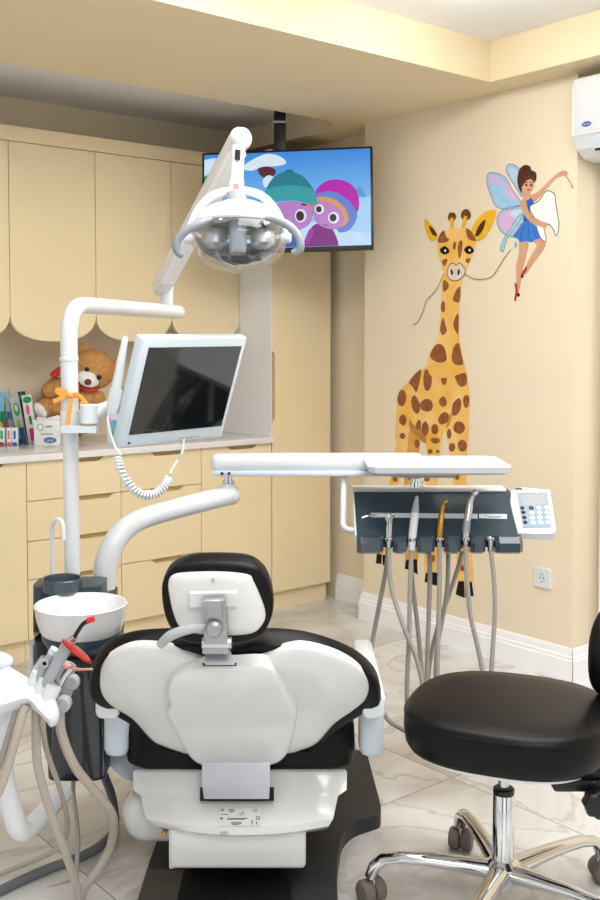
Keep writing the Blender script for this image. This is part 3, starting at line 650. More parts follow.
# ================================================================ monitor
MW, MH = .400, .320
mm = Matrix.Translation((-.3214, 2.9, 1.2640)) @ Matrix.Rotation(.8717, 4, 'Z') @ Matrix.Rotation(.3475, 4, 'X') @ Matrix.Rotation(-.0088, 4, 'Y')
t = thing('flat_monitor', 'tilted flat monitor with white bezel clamped to the lamp post', 'monitor', Vector((-.45, 2.86, 1.10)))
MB().box((-MW / 2, 0, -MH / 2), (MW / 2, .034, MH / 2), .007, 3, mm).build('bezel', M['cool'], t)
MB().box((-MW / 2 + .03, .03, -MH / 2 + .03), (MW / 2 - .03, .055, MH / 2 - .03), .012, 2, mm).build('back_cover', M['white'], t)
MB().box((-MW / 2 + .026, -.0015, -MH / 2 + .040), (MW / 2 - .018, .003, MH / 2 - .028), 0, 1, mm).build('screen', M['screen'], t)
w = MB()
for i in range(6): w.box((.02 + i * .014, -.001, -MH / 2 + .012), (.028 + i * .014, .002, -MH / 2 + .016), 0, 1, mm)
w.build('menu_button', M['grey'], t)
w = MB(); w.box((-.17, -.001, -MH / 2 + .012), (-.162, .002, -MH / 2 + .018), 0, 1, mm); w.build('power_lamp', M['dark'], t)
zc = P(0, 420, 2.86).z
MB().lathe([(.0245, -.028), (.0275, -.027), (.0275, .027), (.0245, .028)], Matrix.Translation((c_x, 2.86, zc)), 28, False, False).build('post_clamp', M['white'], t)
w = MB()
w.loft([[Vector((x, 2.808 + y, z)) for y, z in ((-.022, zc - .03), (.022, zc - .03), (.022, zc - .012), (-.022, zc - .012))] for x in (c_x - .01, c_x + .06, c_x + .085)])
w.build('bracket_shelf', M['cool'], t)
w = MB(); kn = P(97, 415, 2.825)
w.tube(fillet([P(88, 416, 2.825), P(106, 409, 2.84), P(128, 400, 2.91), mm @ Vector((0, .06, 0))], .03), .021, 16); w.cyl(kn + Vector((-.02, 0, -.024)), kn + Vector((-.02, 0, .03)), .026, .026, 24, .004); w.build('bracket_arm', M['white'], t)
w = MB(); w.tube([P(112, 413, 2.79), P(115, 400, 2.785), P(118, 387, 2.78)], [.015, .0205, .0195], 16, False); w.build('wand_cup', M['white'], t)

t = thing('intraoral_camera', 'white camera wand with coiled white cord hanging beside the monitor', 'camera', P(117, 410, 2.79))
w = MB(); w.tube([P(112.5, 408, 2.782), P(115, 396, 2.778), P(117.5, 383, 2.775), P(121, 362, 2.77), P(124, 345, 2.77), P(125, 338, 2.77), P(125.2, 336, 2.77)], [.008, .014, .0145, .0118, .009, .0085, .005], 16); w.build('wand', M['white'], t)
cc = cr([P(117, 456, 2.77), P(120, 468, 2.76), P(127, 482, 2.755), P(137, 492, 2.755), P(148, 495.5, 2.76), P(158, 492, 2.77), P(166, 484, 2.78), P(169, 477, 2.785)], 30)
N = len(cc); hel = []
for i, p in enumerate(cc):
    d = (cc[min(i + 1, N - 1)] - cc[max(i - 1, 0)]).normalized(); x = d.cross(Vector((0, 1, 0))).normalized(); y = x.cross(d)
    a = 2 * PI * i / 8.0; hel.append(p + (x * math.cos(a) + y * math.sin(a)) * .0098)
w = MB(); w.tube(cr([P(111, 409, 2.783), P(108, 418, 2.78), P(110, 432, 2.775), P(115, 447, 2.772)], 6) + hel, .0036, 7)
w.tube(cr([hel[-1], P(171, 471, 2.79), P(177, 461, 2.86), P(182, 452, 2.86), P(184, 440, 2.95)], 6), .0032, 7); w.build('coiled_cord', M['white'], t)

# ================================================================ instrument table (delivery arm, tray, holder panel)
t = thing('instrument_table', 'white jointed arm carrying tray and dark instrument panel with keypad', 'instrument table', P(105, 600, 2.98))
w = MB(); b_ = P(104, 600, 2.95); b_.z = P(0, 603, 2.785).z + .0006; pth = cr([b_, P(104, 580, 2.95), P(107, 560, 2.955), P(115, 541, 2.97), P(130, 525, 3.0), P(150, 516, 3.05), P(190, 505, 3.13), P(230, 495, 3.2)], 6)
w.tube(pth, [.0335, .0335, .0335, .033, .032, .031, .031, .031], 24); w.ell(P(231, 495, 3.2), .031); w.build('swing_arm', M['white'], t)
k0 = P(228.5, 494, 3.2)
MB().cyl(k0, P(228.5, 483, 3.2), .022, .0205, 24, .003).build('arm_knuckle', M['white'], t)
MB().cyl(P(228.5, 486, 3.2), P(228.5, 474, 3.2), .013, .013, 20).cyl(P(228.5, 482, 3.2), P(228.5, 480.5, 3.2), .019, .019, 20).build('pivot_pin', M['chrome'], t)
def boxpx(l, r, yt, yb, Y0, Y1, bev, seg=4):
    a = P(l, yb, Y0); b = P(r, yt, Y0); return MB().box((a.x, Y0, a.z), (b.x, Y1, b.z), bev, seg)
boxpx(210, 425, 455, 472, 3.16, 3.25, .020, 5).build('beam', M['white'], t)
boxpx(213, 440, 471, 476.5, 3.155, 3.255, .004, 2).build('beam_tray', M['cool'], t)
w = MB()
for x in (222, 229): w.cyl(P(x, 473.5, 3.156), P(x, 473.5, 3.152), .005, .005, 10)
w.build('beam_screw', M['dark'], t)
# tray
z = 1.046; x0, x1, y0, y1 = P(362, 455, 3.22).x, P(513, 465, 2.94).x, 2.94, 3.22
cx_, cy_ = (x0 + x1) / 2, (y0 + y1) / 2
def tr(w_, h_, r, z_): return [Vector((cx_ + a, cy_ + b, z_)) for a, b in rrect(w_, h_, r)]
W_, H_ = x1 - x0, y1 - y0
MB().loft([tr(W_ - .03, H_ - .03, .02, z - .026), tr(W_ - .012, H_ - .012, .022, z - .020), tr(W_, H_, .024, z - .002), tr(W_ - .002, H_ - .002, .024, z), tr(W_ - .010, H_ - .010, .022, z), tr(W_ - .018, H_ - .018, .02, z - .010), tr(W_ - .05, H_ - .05, .02, z - .012)]).build('tray', M['white'], t)
MB().cyl(P(416, 478, 3.15), P(416, 487, 3.15), .016, .016, 20).cyl(P(416, 482, 3.15), P(416, 486, 3.15), .024, .024, 20).build('panel_post', M['chrome'], t)
boxpx(398, 456, 471.5, 478, 3.08, 3.2, .005, 2).build('tray_support', M['grey'], t)
w = MB(); w.tube(fillet([P(344, 466, 3.2), P(343, 529, 3.12), P(362, 532, 3.12)], .02), .0095, 14); w.build('grab_handle', M['white'], t)
# panel
xl, xr = P(357, 545, 3.05).x, P(523, 545, 3.05).x; PZ = -.006
pf = [(a, b + PZ) for a, b in [(3.31, .938), (3.245, .938), (3.225, .930), (3.075, .822), (3.07, .800), (3.08, .792), (3.31, .86)]]
MB().loft([[Vector((x, a, b)) for a, b in pf] for x in (xl, xr)]).build('panel_body', M['slate'], t)
pz = Vector((0, 3.225 - 3.075, .930 - .822)).normalized(); pn = Vector((0, -pz.z, pz.y)); pc = Vector((0, 3.15, .876 + PZ))
def onp(px, py, off=.001): return onplane(px, py, pc, pn) + pn * off
MB().loft([[Vector((x, a, b + PZ)) for a, b in ((3.31, .936), (3.235, .936), (3.232, .942), (3.236, .947), (3.31, .947))] for x in (xl - .004, xr - .015)]).build('top_trim', M['white'], t)
MB().loft([[Vector((x, a, b + PZ)) for a, b in ((3.31, .945), (3.235, .945), (3.07, .83), (3.075, .80), (3.31, .86))] for x in (xl - .005, xl)]).build('side_trim', M['white'], t)
for i, (a, b) in enumerate(((357, 383.5), (393.5, 407), (417, 434.8), (444.6, 460.8), (470.6, 485.6), (495.4, 523))):
    A = P(a, 545, 3.05).x; B = P(b, 545, 3.05).x
    w = MB()
    if i == 0: A = xl
    if i == 5: B = xr
    c0 = .011
    base = [(A, 3.085), (A, 3.052), (A + c0, 3.036), (B - c0, 3.036), (B, 3.052), (B, 3.085)]
    w.loft([[Vector((x, y + .012, .779 + PZ)) for x, y in base], [Vector((x, y, .786 + PZ)) for x, y in base], [Vector((x, y, .812 + PZ)) for x, y in base], [Vector((x, y + .018, .828 + PZ)) for x, y in base]]); w.build('holder_block', M['slateb'], t, 25)
w = MB(); w.box((xl + .01, 3.071, .79), (xr - .01, 3.09, .815)); w.build('holder_back', M['dark'], t)
for a, b, m_, nm in ((371, 477.5, 'white', 'stripe'), (479, 507, 'white', 'name_plate')):
    MB().flat([onp(a, 513 + (a - 371) * .009), onp(b, 513 + (b - 371) * .009), onp(b, 518 + (b - 371) * .009), onp(a, 517.5 + (a - 371) * .009)]).build(nm, paint('#D4DADF'), t)
text('Tuyuwei', .0145, frame(onp(493, 517, .0018), (1, 0, 0), pz), paint('#4A4F55'), t)
ko = [(511, 491), (546, 490.5), (550, 493), (555.5, 527), (555, 532), (551, 534.5), (522, 534), (517, 531)]
ring = [onp(x, y, 0) for x, y in ko]; ring = cr(ring, 3, True)
kp = MB().dome(ring, pn, [(1, -.022), (1.0, 0.0), (.985, .004), (.94, .005)]).build('keypad', M['white'], t)
MB().flat([onp(516.5, 494, .0062), onp(546.5, 493.5, .0062), onp(551.5, 529, .0062), onp(522.5, 529.5, .0062)]).build('keypad_face', paint('#8FA0AE', 0, .25), kp)
MB().flat([onp(521, 496, .0068), onp(544, 495.5, .0068), onp(546, 506, .0068), onp(523, 507, .0068)]).build('display', paint('#F4F7F9', .85), kp)
for x, y in ((522, 509.5), (523, 514), (524, 519), (525, 524)):
    MB().prism(circ(.0065, 14), 0, .002, 0, 1, frame(onp(x, y, .0062), (1, 0, 0), pz)).build('dark_key', M['dark'], kp)
for i in range(3):
    for j in range(4):
        x = 531 + i * 7.6 + j * .6; y = 509.5 + j * 5 - i * .1
        MB().prism(circ(.0078, 16), 0, .002, 0, 1, frame(onp(x, y, .0062), (1, 0, 0), pz)).build('key', M['white'] if (i, j) != (0, 0) else M['slate'], kp)
MB().flat([onp(515, 489.5, .0062)] + [onp(522, 489.5, .0062), onp(522, 491, .0062), onp(515, 491, .0062)]).build('key_line', M['slate'], kp)

# ---------------- handpieces resting in the holders, each with its hose
def hose_pts(*q): return cr([P(*p) for p in q], 6)
HR = .0072
def clip(t, px, py):
    w = MB(); c = P(px, py, 3.055)
    for a in (0,): w.lathe([(.0121, -.004), (.0130, -.003), (.0134, .002), (.0130, .005), (.0121, .005)], Matrix.Translation(c), 20, False, False)
    w.build('holder_ring', M['chrome'], t)
t = thing('air_water_syringe', 'chrome air water syringe with thin bent tip, leftmost in the panel', 'dental syringe', P(390, 690, 3.05))
w = MB(); w.tube([P(388.5, 548, 3.055), P(389, 530, 3.06), P(389.5, 523, 3.062), P(389, 517, 3.064), P(388, 514.5, 3.066)], [.0095, .0105, .0095, .014, .011], 16); w.build('syringe_body', M['steel'], t)
w = MB(); w.tube(cr([P(388, 515, 3.06), P(378, 515, 3.05), P(370, 515.5, 3.045), P(362, 518, 3.04)], 6), [.0045, .0035, .0028], 10); w.build('syringe_tip', M['chrome'], t)
w = MB(); w.ell(P(393, 514.5, 3.06), (.007, .007, .005)); w.ell(P(384.5, 514, 3.06), (.006, .006, .004)); w.build('syringe_button', M['chrome'], t)
w = MB(); w.tube(hose_pts((388.5, 546, 3.055), (391, 585, 3.05), (403, 625, 3.025), (417, 660, 3.02), (424, 695, 3.02), (422, 725, 3.05), (414, 733, 3.09), (402, 729, 3.14), (386, 717, 3.18), (375, 690, 3.19), (371, 655, 3.19), (378, 612, 3.18), (386, 570, 3.17), (388, 548, 3.17)), HR, 10); w.build('hose', M['hose'], t)
t = thing('ultrasonic_scaler', 'slim white scaler handpiece with grey cone tip in the panel', 'handpiece', P(412, 690, 3.05))
w = MB(); w.tube([P(411.5, 550, 3.055), P(412.5, 535, 3.058), P(415, 513, 3.075)], [.0105, .0125, .0125], 16); w.build('scaler_grip', M['white'], t)
w = MB(); w.tube([P(415, 513, 3.075), P(416, 503, 3.082), P(416.8, 498, 3.085), P(417, 496, 3.087)], [.0125, .0085, .006, .003], 14); w.build('scaler_tip', M['grey'], t)
w = MB(); w.tube(hose_pts((411.5, 549, 3.055), (410, 590, 3.05), (409, 640, 3.05), (407, 690, 3.05), (409, 725, 3.07), (416, 735, 3.11), (422, 722, 3.15), (423, 690, 3.17), (418, 630, 3.17), (412, 580, 3.17), (411, 548, 3.17)), HR, 10); w.build('hose', M['hose'], t)
t = thing('gold_handpiece', 'gold coloured straight handpiece with small angled head in the panel', 'handpiece', P(440, 690, 3.05))
w = MB(); w.tube([P(439.5, 540, 3.055), P(440, 530, 3.06), P(441.5, 517, 3.07), P(442.5, 508, 3.075), P(444.5, 502, 3.075)], [.0095, .0105, .009, .0065, .006], 16); w.build('handpiece_body', M['brass'], t)
w = MB(); w.cyl(P(443.3, 503.5, 3.068), P(446.8, 500.5, 3.072), .0075, .0075, 14, .002); w.build('handpiece_head', M['brass'], t)
w = MB(); w.tube(hose_pts((439.5, 541, 3.055), (439.5, 580, 3.05), (438, 640, 3.05), (437, 690, 3.05), (434, 722, 3.07), (430, 732, 3.10), (427, 715, 3.12), (427, 670, 3.13), (429, 610, 3.13), (430, 570, 3.13), (429.5, 552, 3.13)), HR, 10); w.build('hose', M['hose'], t)
t = thing('turbine_handpiece', 'silver turbine handpiece leaning right with angled head in the panel', 'handpiece', P(467, 690, 3.05))
w = MB(); w.tube([P(465.5, 545, 3.055), P(466, 530, 3.06), P(467, 522, 3.064), P(469, 509, 3.075), P(470.5, 500, 3.08), P(474.5, 493, 3.078)], [.0095, .0115, .0105, .0115, .0085, .0065], 16); w.build('handpiece_body', M['steel'], t)
w = MB(); w.cyl(P(472.5, 495, 3.07), P(477, 491.3, 3.074), .0088, .0088, 14, .002); w.build('handpiece_head', M['steel'], t)
w = MB(); w.cyl(P(465.8, 533, 3.059), P(467, 520.5, 3.065), .0122, .0122, 16); w.build('handpiece_coupling', M['alu'], t)
w = MB(); w.tube(hose_pts((465.5, 544, 3.055), (467, 580, 3.05), (471, 618, 3.05), (478, 648, 3.05), (483, 680, 3.05), (480, 712, 3.07), (468, 728, 3.11), (450, 725, 3.15), (437, 695, 3.18), (437, 650, 3.18), (446, 600, 3.17), (448, 570, 3.17), (448, 548, 3.17)), HR, 10); w.build('hose', M['hose'], t)
t = thing('handpiece_hose', 'grey hose without handpiece hanging from the rightmost panel holder', 'hose', P(491, 690, 3.05))
w = MB(); w.tube([P(490.5, 551, 3.055), P(490.5, 541, 3.057), P(490.5, 537.5, 3.06)], [.0085, .0095, .0095], 14); w.build('hose_connector', M['steel'], t)
w = MB(); w.tube(hose_pts((490.5, 548, 3.055), (494, 580, 3.05), (495, 610, 3.05), (493, 645, 3.05), (490, 685, 3.05), (484, 718, 3.07), (466, 735, 3.12), (446, 730, 3.19), (431, 700, 3.23), (429, 670, 3.23), (437, 630, 3.22), (450, 592, 3.21), (459, 565, 3.2), (462, 552, 3.19)), HR, 10); w.build('hose', M['hose'], t)
for nm, x in (('air_water_syringe', 388.7), ('ultrasonic_scaler', 412), ('gold_handpiece', 439.8), ('turbine_handpiece', 465.8), ('handpiece_hose', 490.5)):
    clip(bpy.data.objects[nm], x, 539)
# ================================================================ dental chair
t = thing('dental_chair', 'white and black dental chair seen from behind, backrest raised', 'dental chair', Vector((-.15, 2.9, 0)))
bo = [(145, 905, 0), (147, 880, 0), (150, 850, 0), (152, 830, 0), (152, 790, 0), (220, 768, 0)]
def fl(px, py, z=.0):
    Y = (EYE - z) * F / (py - CY); return Vector((P(px, py, Y).x, Y))
pl = [(-.40, 2.30), (-.395, 2.62), (-.385, 2.95), (-.40, 3.10), (-.46, 3.25), (-.44, 3.42), (.12, 3.42), (.205, 3.40), (.222, 3.36), (.238, 2.97), (.232, 2.925), (.205, 2.905), (.15, 2.87), (.115, 2.80), (.095, 2.62), (.09, 2.30)]
pl = [(p.x, p.y) for p in fillet([Vector((*p, 0)) for p in pl], .04, 4)]
MB().prism(pl, 0, .042, .010, 3).build('base_plate', M['darkgrey'], t)
MB().prism([(-.30, 2.32), (-.30, 2.76), (-.02, 2.76), (-.02, 2.32)], .042, .046, .002).build('base_mat', M['black'], t)
MB().box((-.32, 2.70, .03), (.0, 3.05, .30), .03, 3).build('lift_column', M['darkgrey'], t)
# seat
def xring(xa, xb, y0, y1, z, r): 
    return [Vector(((xa + xb) / 2 + a, (y0 + y1) / 2 + b, z)) for a, b in rrect(xb - xa, y1 - y0, r)]
MB().loft([xring(-.435, .125, 2.63, 3.12, .297, .05), xring(-.452, .142, 2.612, 3.14, .309, .06), xring(-.455, .145, 2.608, 3.14, .33, .06), xring(-.452, .142, 2.612, 3.14, .40, .06), xring(-.44, .13, 2.63, 3.13, .43, .06), xring(-.38, .07, 2.70, 3.1, .44, .06)]).build('seat', M['leather'], t)
w = MB(); lm_ = Matrix.Translation((-.15, 3.12, .38)) @ Matrix.Rotation(-.45, 4, 'X'); w.box((-.22, 0, -.06), (.22, .48, .03), .03, 3, lm_); w.build('leg_rest', M['leather'], t)
# backrest
BP = Vector((-.15, 2.6, .339)); bd = Vector((0, -.588, .809)); bn = Vector((0, -.809, -.588))
def bk(pts, off): return [onplane(x, y, BP + bn * off, bn) for x, y in pts]
cush = [(91, 672), (94, 657), (104, 645), (130, 635), (170, 632), (215, 634), (236, 636), (262, 632), (300, 634), (335, 643), (362, 656), (377, 673), (380, 692), (368, 699), (340, 716), (318, 735), (290, 750), (200, 750), (165, 738), (134, 714), (106, 697), (93, 686)]
MB().dome(cr(bk(cush, -.055), 4, True), bn, [(.86, -.022), (.97, -.016), (.995, -.006), (1, .01), (1, .028), (.985, .038), (.95, .042)]).build('backrest_cushion', M['leather'], t)
cp = cr(bk(cush, -.055), 4, True)
shell = [(100, 676), (103, 664), (113, 654), (135, 645), (165, 646), (190, 652), (208, 657), (236, 658), (258, 655), (285, 647), (305, 645), (335, 653), (357, 666), (368, 682), (367, 696), (356, 707), (335, 722), (318, 741), (302, 748), (280, 752), (195, 752), (180, 750), (160, 743), (150, 737), (132, 717), (110, 703), (101, 691)]
MB().dome(cr(bk(shell, -.012), 4, True), bn, [(1, -.012), (1.0, 0.0), (.992, .006), (.975, .010), (.94, .0135), (.86, .018), (.70, .022), (.5, .024), (.2, .024)]).build('backrest_shell', M['shell'], t, 60)
cen = [(170, 700), (168, 688), (172, 676), (182, 668), (200, 664), (216, 662), (236, 662), (256, 661), (270, 664), (283, 680), (294, 702), (297, 712), (293, 732), (287, 750), (274, 760), (250, 763), (214, 763), (198, 759), (187, 748), (175, 725), (168, 712)]
MB().dome(cr(bk(cen, .016), 4, True), bn, [(1, -.02), (1.0, .008), (.99, .013), (.97, .0155), (.9, .018), (.6, .022), (.3, .023)]).build('backrest_centre_panel', M['shell'], t, 60)
# headrest
HP = P(218, 600, 2.27); hd_ = Vector((0, -.26, .966)); hn = Vector((0, -.966, -.26))
def hk(pts, off): return [onplane(x, y, HP + hn * off, hn) for x, y in pts]
hcu = [(163, 592), (164, 577), (172, 565), (190, 558.5), (218, 557), (248, 559), (263, 567), (271, 582), (274, 600), (270, 618), (260, 631), (240, 637), (215, 639), (190, 636), (175, 627), (166, 610)]
MB().dome(cr(hk(hcu, -.03), 4, True), hn, [(.80, -.045), (.93, -.038), (.985, -.02), (1, 0), (1, .018), (.98, .028), (.93, .032)]).build('headrest', M['leather'], t, 60)
hsh = [(169, 594), (168, 582), (172, 574), (185, 571), (219, 570), (248, 573), (254, 580), (262, 598), (266, 612), (264, 622), (255, 631), (238, 634), (215, 634), (195, 632), (180, 626), (173, 612)]
MB().dome(cr(hk(hsh, -.002), 4, True), hn, [(1, -.01), (1, 0), (.98, .008), (.94, .012), (.7, .016), (.3, .017)]).build('headrest_shell', M['shell'], t, 60)
hf = lambda px, py, off: onplane(px, py, HP + hn * off, hn)
def plate(pts, o0, o1, k=.97):
    a = [hf(x, y, o0) for x, y in pts]; b = [p + hn * (o1 - o0) for p in a]; c = sum(b, Vector()) / len(b)
    return [a, b, [c + (p - c) * k + hn * .002 for p in b]]
MB().loft(plate([(190, 590), (238, 589), (239, 603), (190, 604)], .01, .024)).build('headrest_mount', M['shell'], t)
MB().loft(plate([(203, 595), (225, 594), (228, 618), (228, 634), (230, 648), (203, 648), (205, 634), (205, 618)], .02, .045)).build('headrest_bracket', M['alu'], t, 30)
MB().loft(plate([(207, 599), (221, 599), (223, 616), (208, 616)], .044, .050)).build('bracket_rib', M['alu'], t)
w = MB(); c = hf(214, 627, .045); w.cyl(c, c + hn * .018, .020, .018, 28, .004); w.build('bracket_knob', M['alu'], t)
w = MB(); w.cyl(hf(202, 643, .035), hf(232, 643, .035), .013, .013, 20, .002); w.build('bracket_hinge', M['steel'], t)
w = MB(); w.tube(cr([hf(207, 626, .045), hf(195, 628, .055), hf(182, 631, .060), (hf(170, 636, .060)), hf(160, 645, .055)], 6), [.007, .0105, .011, .0115, .010], 14); w.build('release_lever', M['grey'], t)
MB().loft([[onplane(x, y, BP + bn * o, bn) for x, y, o in ((205, 646, .010), (229, 646, .010), (235, 665, .045), (205, 665, .045))], [onplane(x, y, BP + bn * o, bn) for x, y, o in ((205, 646, .02), (229, 646, .02), (235, 665, .060), (205, 665, .060))]]).build('headrest_slide', M['alu'], t)
MB().loft([bk([(202, 663), (237, 663), (236, 666), (203, 666)], .046), bk([(202, 663), (237, 663), (236, 666), (203, 666)], .051)]).build('slide_slot', M['dark'], t)
w = MB(); c = hf(213, 580, .012); w.lathe([(.004, 0), (.004, .004), (.0025, .0045)], align(c, hn), 14); w.build('shell_screw', M['steel'], t)
# hinge plate + rear cover
MB().loft([[P(202, 757, 2.56), P(270, 757, 2.56), P(270, 757, 2.60), P(202, 757, 2.60)], [P(202, 784, 2.525), P(270, 784, 2.525), P(270, 784, 2.57), P(202, 784, 2.57)], [P(204, 799, 2.50), P(269, 799, 2.50), P(269, 799, 2.55), P(204, 799, 2.55)]]).build('back_hinge', M['alu'], t)
def cov(px, rowy, Y, sag):
    return px, rowy, Y, sag
rows = []
for xa, xb, y, Y, sg in ((136, 345, 769, 2.602, 1), (133, 347, 772, 2.59, 2), (133.5, 346.5, 790, 2.555, 3), (141, 338, 796, 2.535, 4), (143.5, 335, 810, 2.495, 6), (145, 334, 815, 2.478, 7), (147, 333, 819, 2.468, 8), (157, 329, 826, 2.468, 9), (160, 327, 829, 2.50, 8), (160, 327, 829, 2.66, 4)):
    r = []
    for i in range(17):
        k = -1 + i / 8; px = (xa + xb) / 2 + (xb - xa) / 2 * k; r.append(P(px, y + sg * (1 - k * k), Y + .03 * abs(k) ** 3))
    rows.append(r)
w = MB(); w.loft(rows, True, True, False); w.build('rear_cover', M['shell'], t, 40)
w = MB(); w.loft([[P(x, y, Y) for x, y, Y in ((200, 787, 2.55), (274, 787, 2.55), (274, 801, 2.514), (200, 801, 2.514))], [P(x, y, Y) for x, y, Y in ((200, 787, 2.545), (274, 787, 2.545), (274, 801, 2.511), (200, 801, 2.511))]]); w.build('cover_slot', M['black'], t)
a = P(169, 870, 2.50); b = P(306, 826, 2.50)
MB().box((a.x, 2.50, a.z), (b.x, 2.74, b.z), .012, 3).build('lower_cover', M['shell'], t)
MB().box((a.x - .001, 2.505, a.z - .001), (a.x + .012, 2.73, b.z - .012), .004, 2).build('lower_cover_edge', M['shell'], t)
w = MB(); a = P(119, 850, 2.58); b = P(190, 797, 2.58); w.box((a.x, 2.575, a.z), (b.x, 2.98, b.z), .065, 6); w.build('valve_housing', M['shell'], t, 60)
w = MB(); c = P(164, 834, 2.50); w.cyl(c + Vector((0, .06, 0)), c, .007, .007, 14, .002); w.build('drain_nozzle', M['brass'], t)
# label on the cover
A = P(218, 806, 2.507); B = P(262, 806, 2.507); D = P(218, 826, 2.468)
lx = (B - A).normalized(); ln = lx.cross(A - D).normalized()
lmx = frame(rows[4][8] * .75 + rows[5][8] * .25, rows[4][10] - rows[4][6], rows[3][8] - rows[5][8]); lmx = lmx @ Matrix.Translation((.002, .0, .003))
MB().prism(rrect(.106, .052, .002), -.003, 0, 0, 1, lmx).build('rating_plate', M['shell'], t)
INK = paint('#2E3033')
def T(s, size, x, y): text(s, size, lmx @ Matrix.Translation((x, y, .0006)), INK, t)
w = MB()
def bar(x, y, a, b): w.box((x - a / 2, y - b / 2, .0003), (x + a / 2, y + b / 2, .0008), 0, 1, lmx)
for r, (xs, ln_) in enumerate((((-.032, -.012), (.012, .016)),)): pass
for x, y, a in ((-.045, .021, .008), (-.045, .017, .009), (-.022, .021, .013), (-.022, .017, .015), (-.022, .013, .012), (.006, .012, .008), (-.038, .006, .018), (-.005, .005, .0), (.002, .006, .010),
                (-.006, -.005, .050), (-.010, -.008, .044), (-.008, -.016, .024), (-.008, -.0195, .026), (-.010, -.023, .018)):
    if a: bar(x, y, a, .0013)
bar(-.045, -.006, .007, .003); bar(-.0465, -.004, .002, .004)
for x in (.030, .041): bar(x, -.018, .002, .009); 
bar(.030, -.012, .0032, .0032)
w.build('label_print', INK, t, 0)
T('CE', .010, .036, .017)
w = MB(); w.lathe([(.005, .0004), (.005, .0009), (.0035, .0009), (.0035, .0004)], lmx @ Matrix.Translation((.044, -.004, 0)), 16, False, False); w.build('label_symbol', INK, t, 0)
w = MB()
for x, y in ((224, 834),):
    c = P(x, y, 2.462 if y < 836 else 2.466); w.box(c + Vector((-.009, -.003, -.002)), c + Vector((.009, .003, .002)), .001)
w.build('cover_slit', M['grey'], t)
# armrests
for nm, xa, xb in (('L', 95, 119.5), ('R', 362, 386)):
    a = P(xa, 721, 2.5).x; b = P(xb, 721, 2.5).x
    w = MB(); z0 = .475
    w.loft([[Vector(((a + b) / 2 + x * k, y, z0 + .032 + q * k2)) for x, q in rrect(b - a, .064, .018)] for y, k, k2 in ((2.497, .82, .78), (2.50, .93, .92), (2.508, 1, 1), (2.75, 1, .95), (2.98, .95, .85), (3.0, .8, .6))]); w.build('armrest', M['white'], t)
    w = MB(); c0 = P(118, 735, 2.66) if nm == 'L' else P(371, 735, 2.66)
    w.loft([[Vector((c0.x + x * k, 2.66 + q * k, z)) for x, q in rrect(.064, .10, .028)] for z, k in ((.33, .6), (.336, .85), (.35, 1), (.47, 1), (.50, .92))]); w.build('armrest_hinge', M['cool'], t)
# coupling from the chair to the console
w = MB(); w.tube([P(121, 765, 2.80), P(128, 757, 2.80), P(142, 755, 2.82)], .058, 20); w.build('console_coupling', M['cool'], t)

# ================================================================ assistant tray
t = thing('assistant_tray', 'white curved assistant holder arm at the left edge', 'tray', P(25, 720, 2.30))
top = [(-30, 655), (-5, 658), (12, 668), (35, 682), (52, 694), (58, 706), (57, 716), (50, 721), (44, 714), (36, 706), (24, 700), (0, 707), (-30, 714)]
TYN = Vector((0, -.62, .78)).normalized(); TP0 = P(20, 690, 2.30)
q = cr([onplane(x, y, TP0, TYN) for x, y in top], 4, True)
MB().dome(q, TYN, [(.96, -.030), (1, -.024), (1, -.006), (.985, 0), (.95, .004), (.6, .006)]).build('tray_body', M['white'], t, 45)
w = MB(); w.ell(onplane(-6, 662, TP0, TYN), (.045, .03, .024)); w.build('tray_keypad', M['cool'], t)
for x, y in ((36, 681), (43, 688), (50, 694)):
    w = MB(); c = onplane(x, y, TP0, TYN); d = Vector((.35, .2, .8)).normalized(); w.cyl(c - d * .02, c + d * .022, .0175, .0185, 20, .003); w.build('holder', M['white'], t)
w = MB(); w.tube(fillet([P(2, 700, 2.36), P(2, 775, 2.38), P(20, 838, 2.42), P(64, 793, 2.62)], .05, 8), .0245, 20); w.build('swing_tube', M['white'], t)
w = MB(); c = P(62, 706, 2.36); w.cyl(c, c + Vector((0, .03, 0)), .018, .018, 20, .003); w.cyl(c - Vector((0, .004, 0)), c, .010, .010, 16); w.build('pivot_cap', M['grey'], t)

HR2 = .0085
t = thing('curing_light', 'grey curing light with red shield and red tipped black light guide', 'curing light', P(48, 695, 2.30))
w = MB(); w.tube([P(42, 690, 2.30), P(50, 677, 2.295), P(58, 662, 2.29), P(67, 646, 2.285), P(71, 640, 2.283)], [.0095, .0135, .0135, .0145, .010], 18); w.build('light_body', M['grey'], t)
w = MB(); w.tube([P(70, 641, 2.283), P(75, 637, 2.28)], [.009, .006], 16); w.build('metal_collar', M['steel'], t)
w = MB(); w.tube(cr([P(74, 638, 2.28), P(78, 631, 2.28), P(83, 624, 2.28), P(88, 621, 2.28)], 5), .0048, 14); w.build('light_guide', M['black'], t)
w = MB(); w.tube([P(87, 621.3, 2.28), P(91, 619.5, 2.28), P(94.5, 618.5, 2.28)], [.006, .0068, .0055], 14); w.build('guide_tip', M['red'], t)
c = P(77, 651, 2.27); sx_ = (P(92, 663, 2.27) - P(61, 638.5, 2.27)); L = sx_.length / 2
sm_ = frame(c, sx_, Vector((-.055, .95, -.095)))
w = MB(); w.lathe([(1.0, -.002), (1.0, .001), (.8, .003), (.3, .005)], sm_ @ Matrix.Diagonal((L * .96, L * .7, 1, 1)), 32); w.build('red_shield', M['redglass'], t)
def hosed(nm, lab, cat, mk, path, r=HR2, m='hose2'):
    t = thing(nm, lab, cat, P(*path[0])); mk(t)
    w = MB(); w.tube(cr([P(*p) for p in path], 7), r, 10); w.build('hose', M[m], t); return t
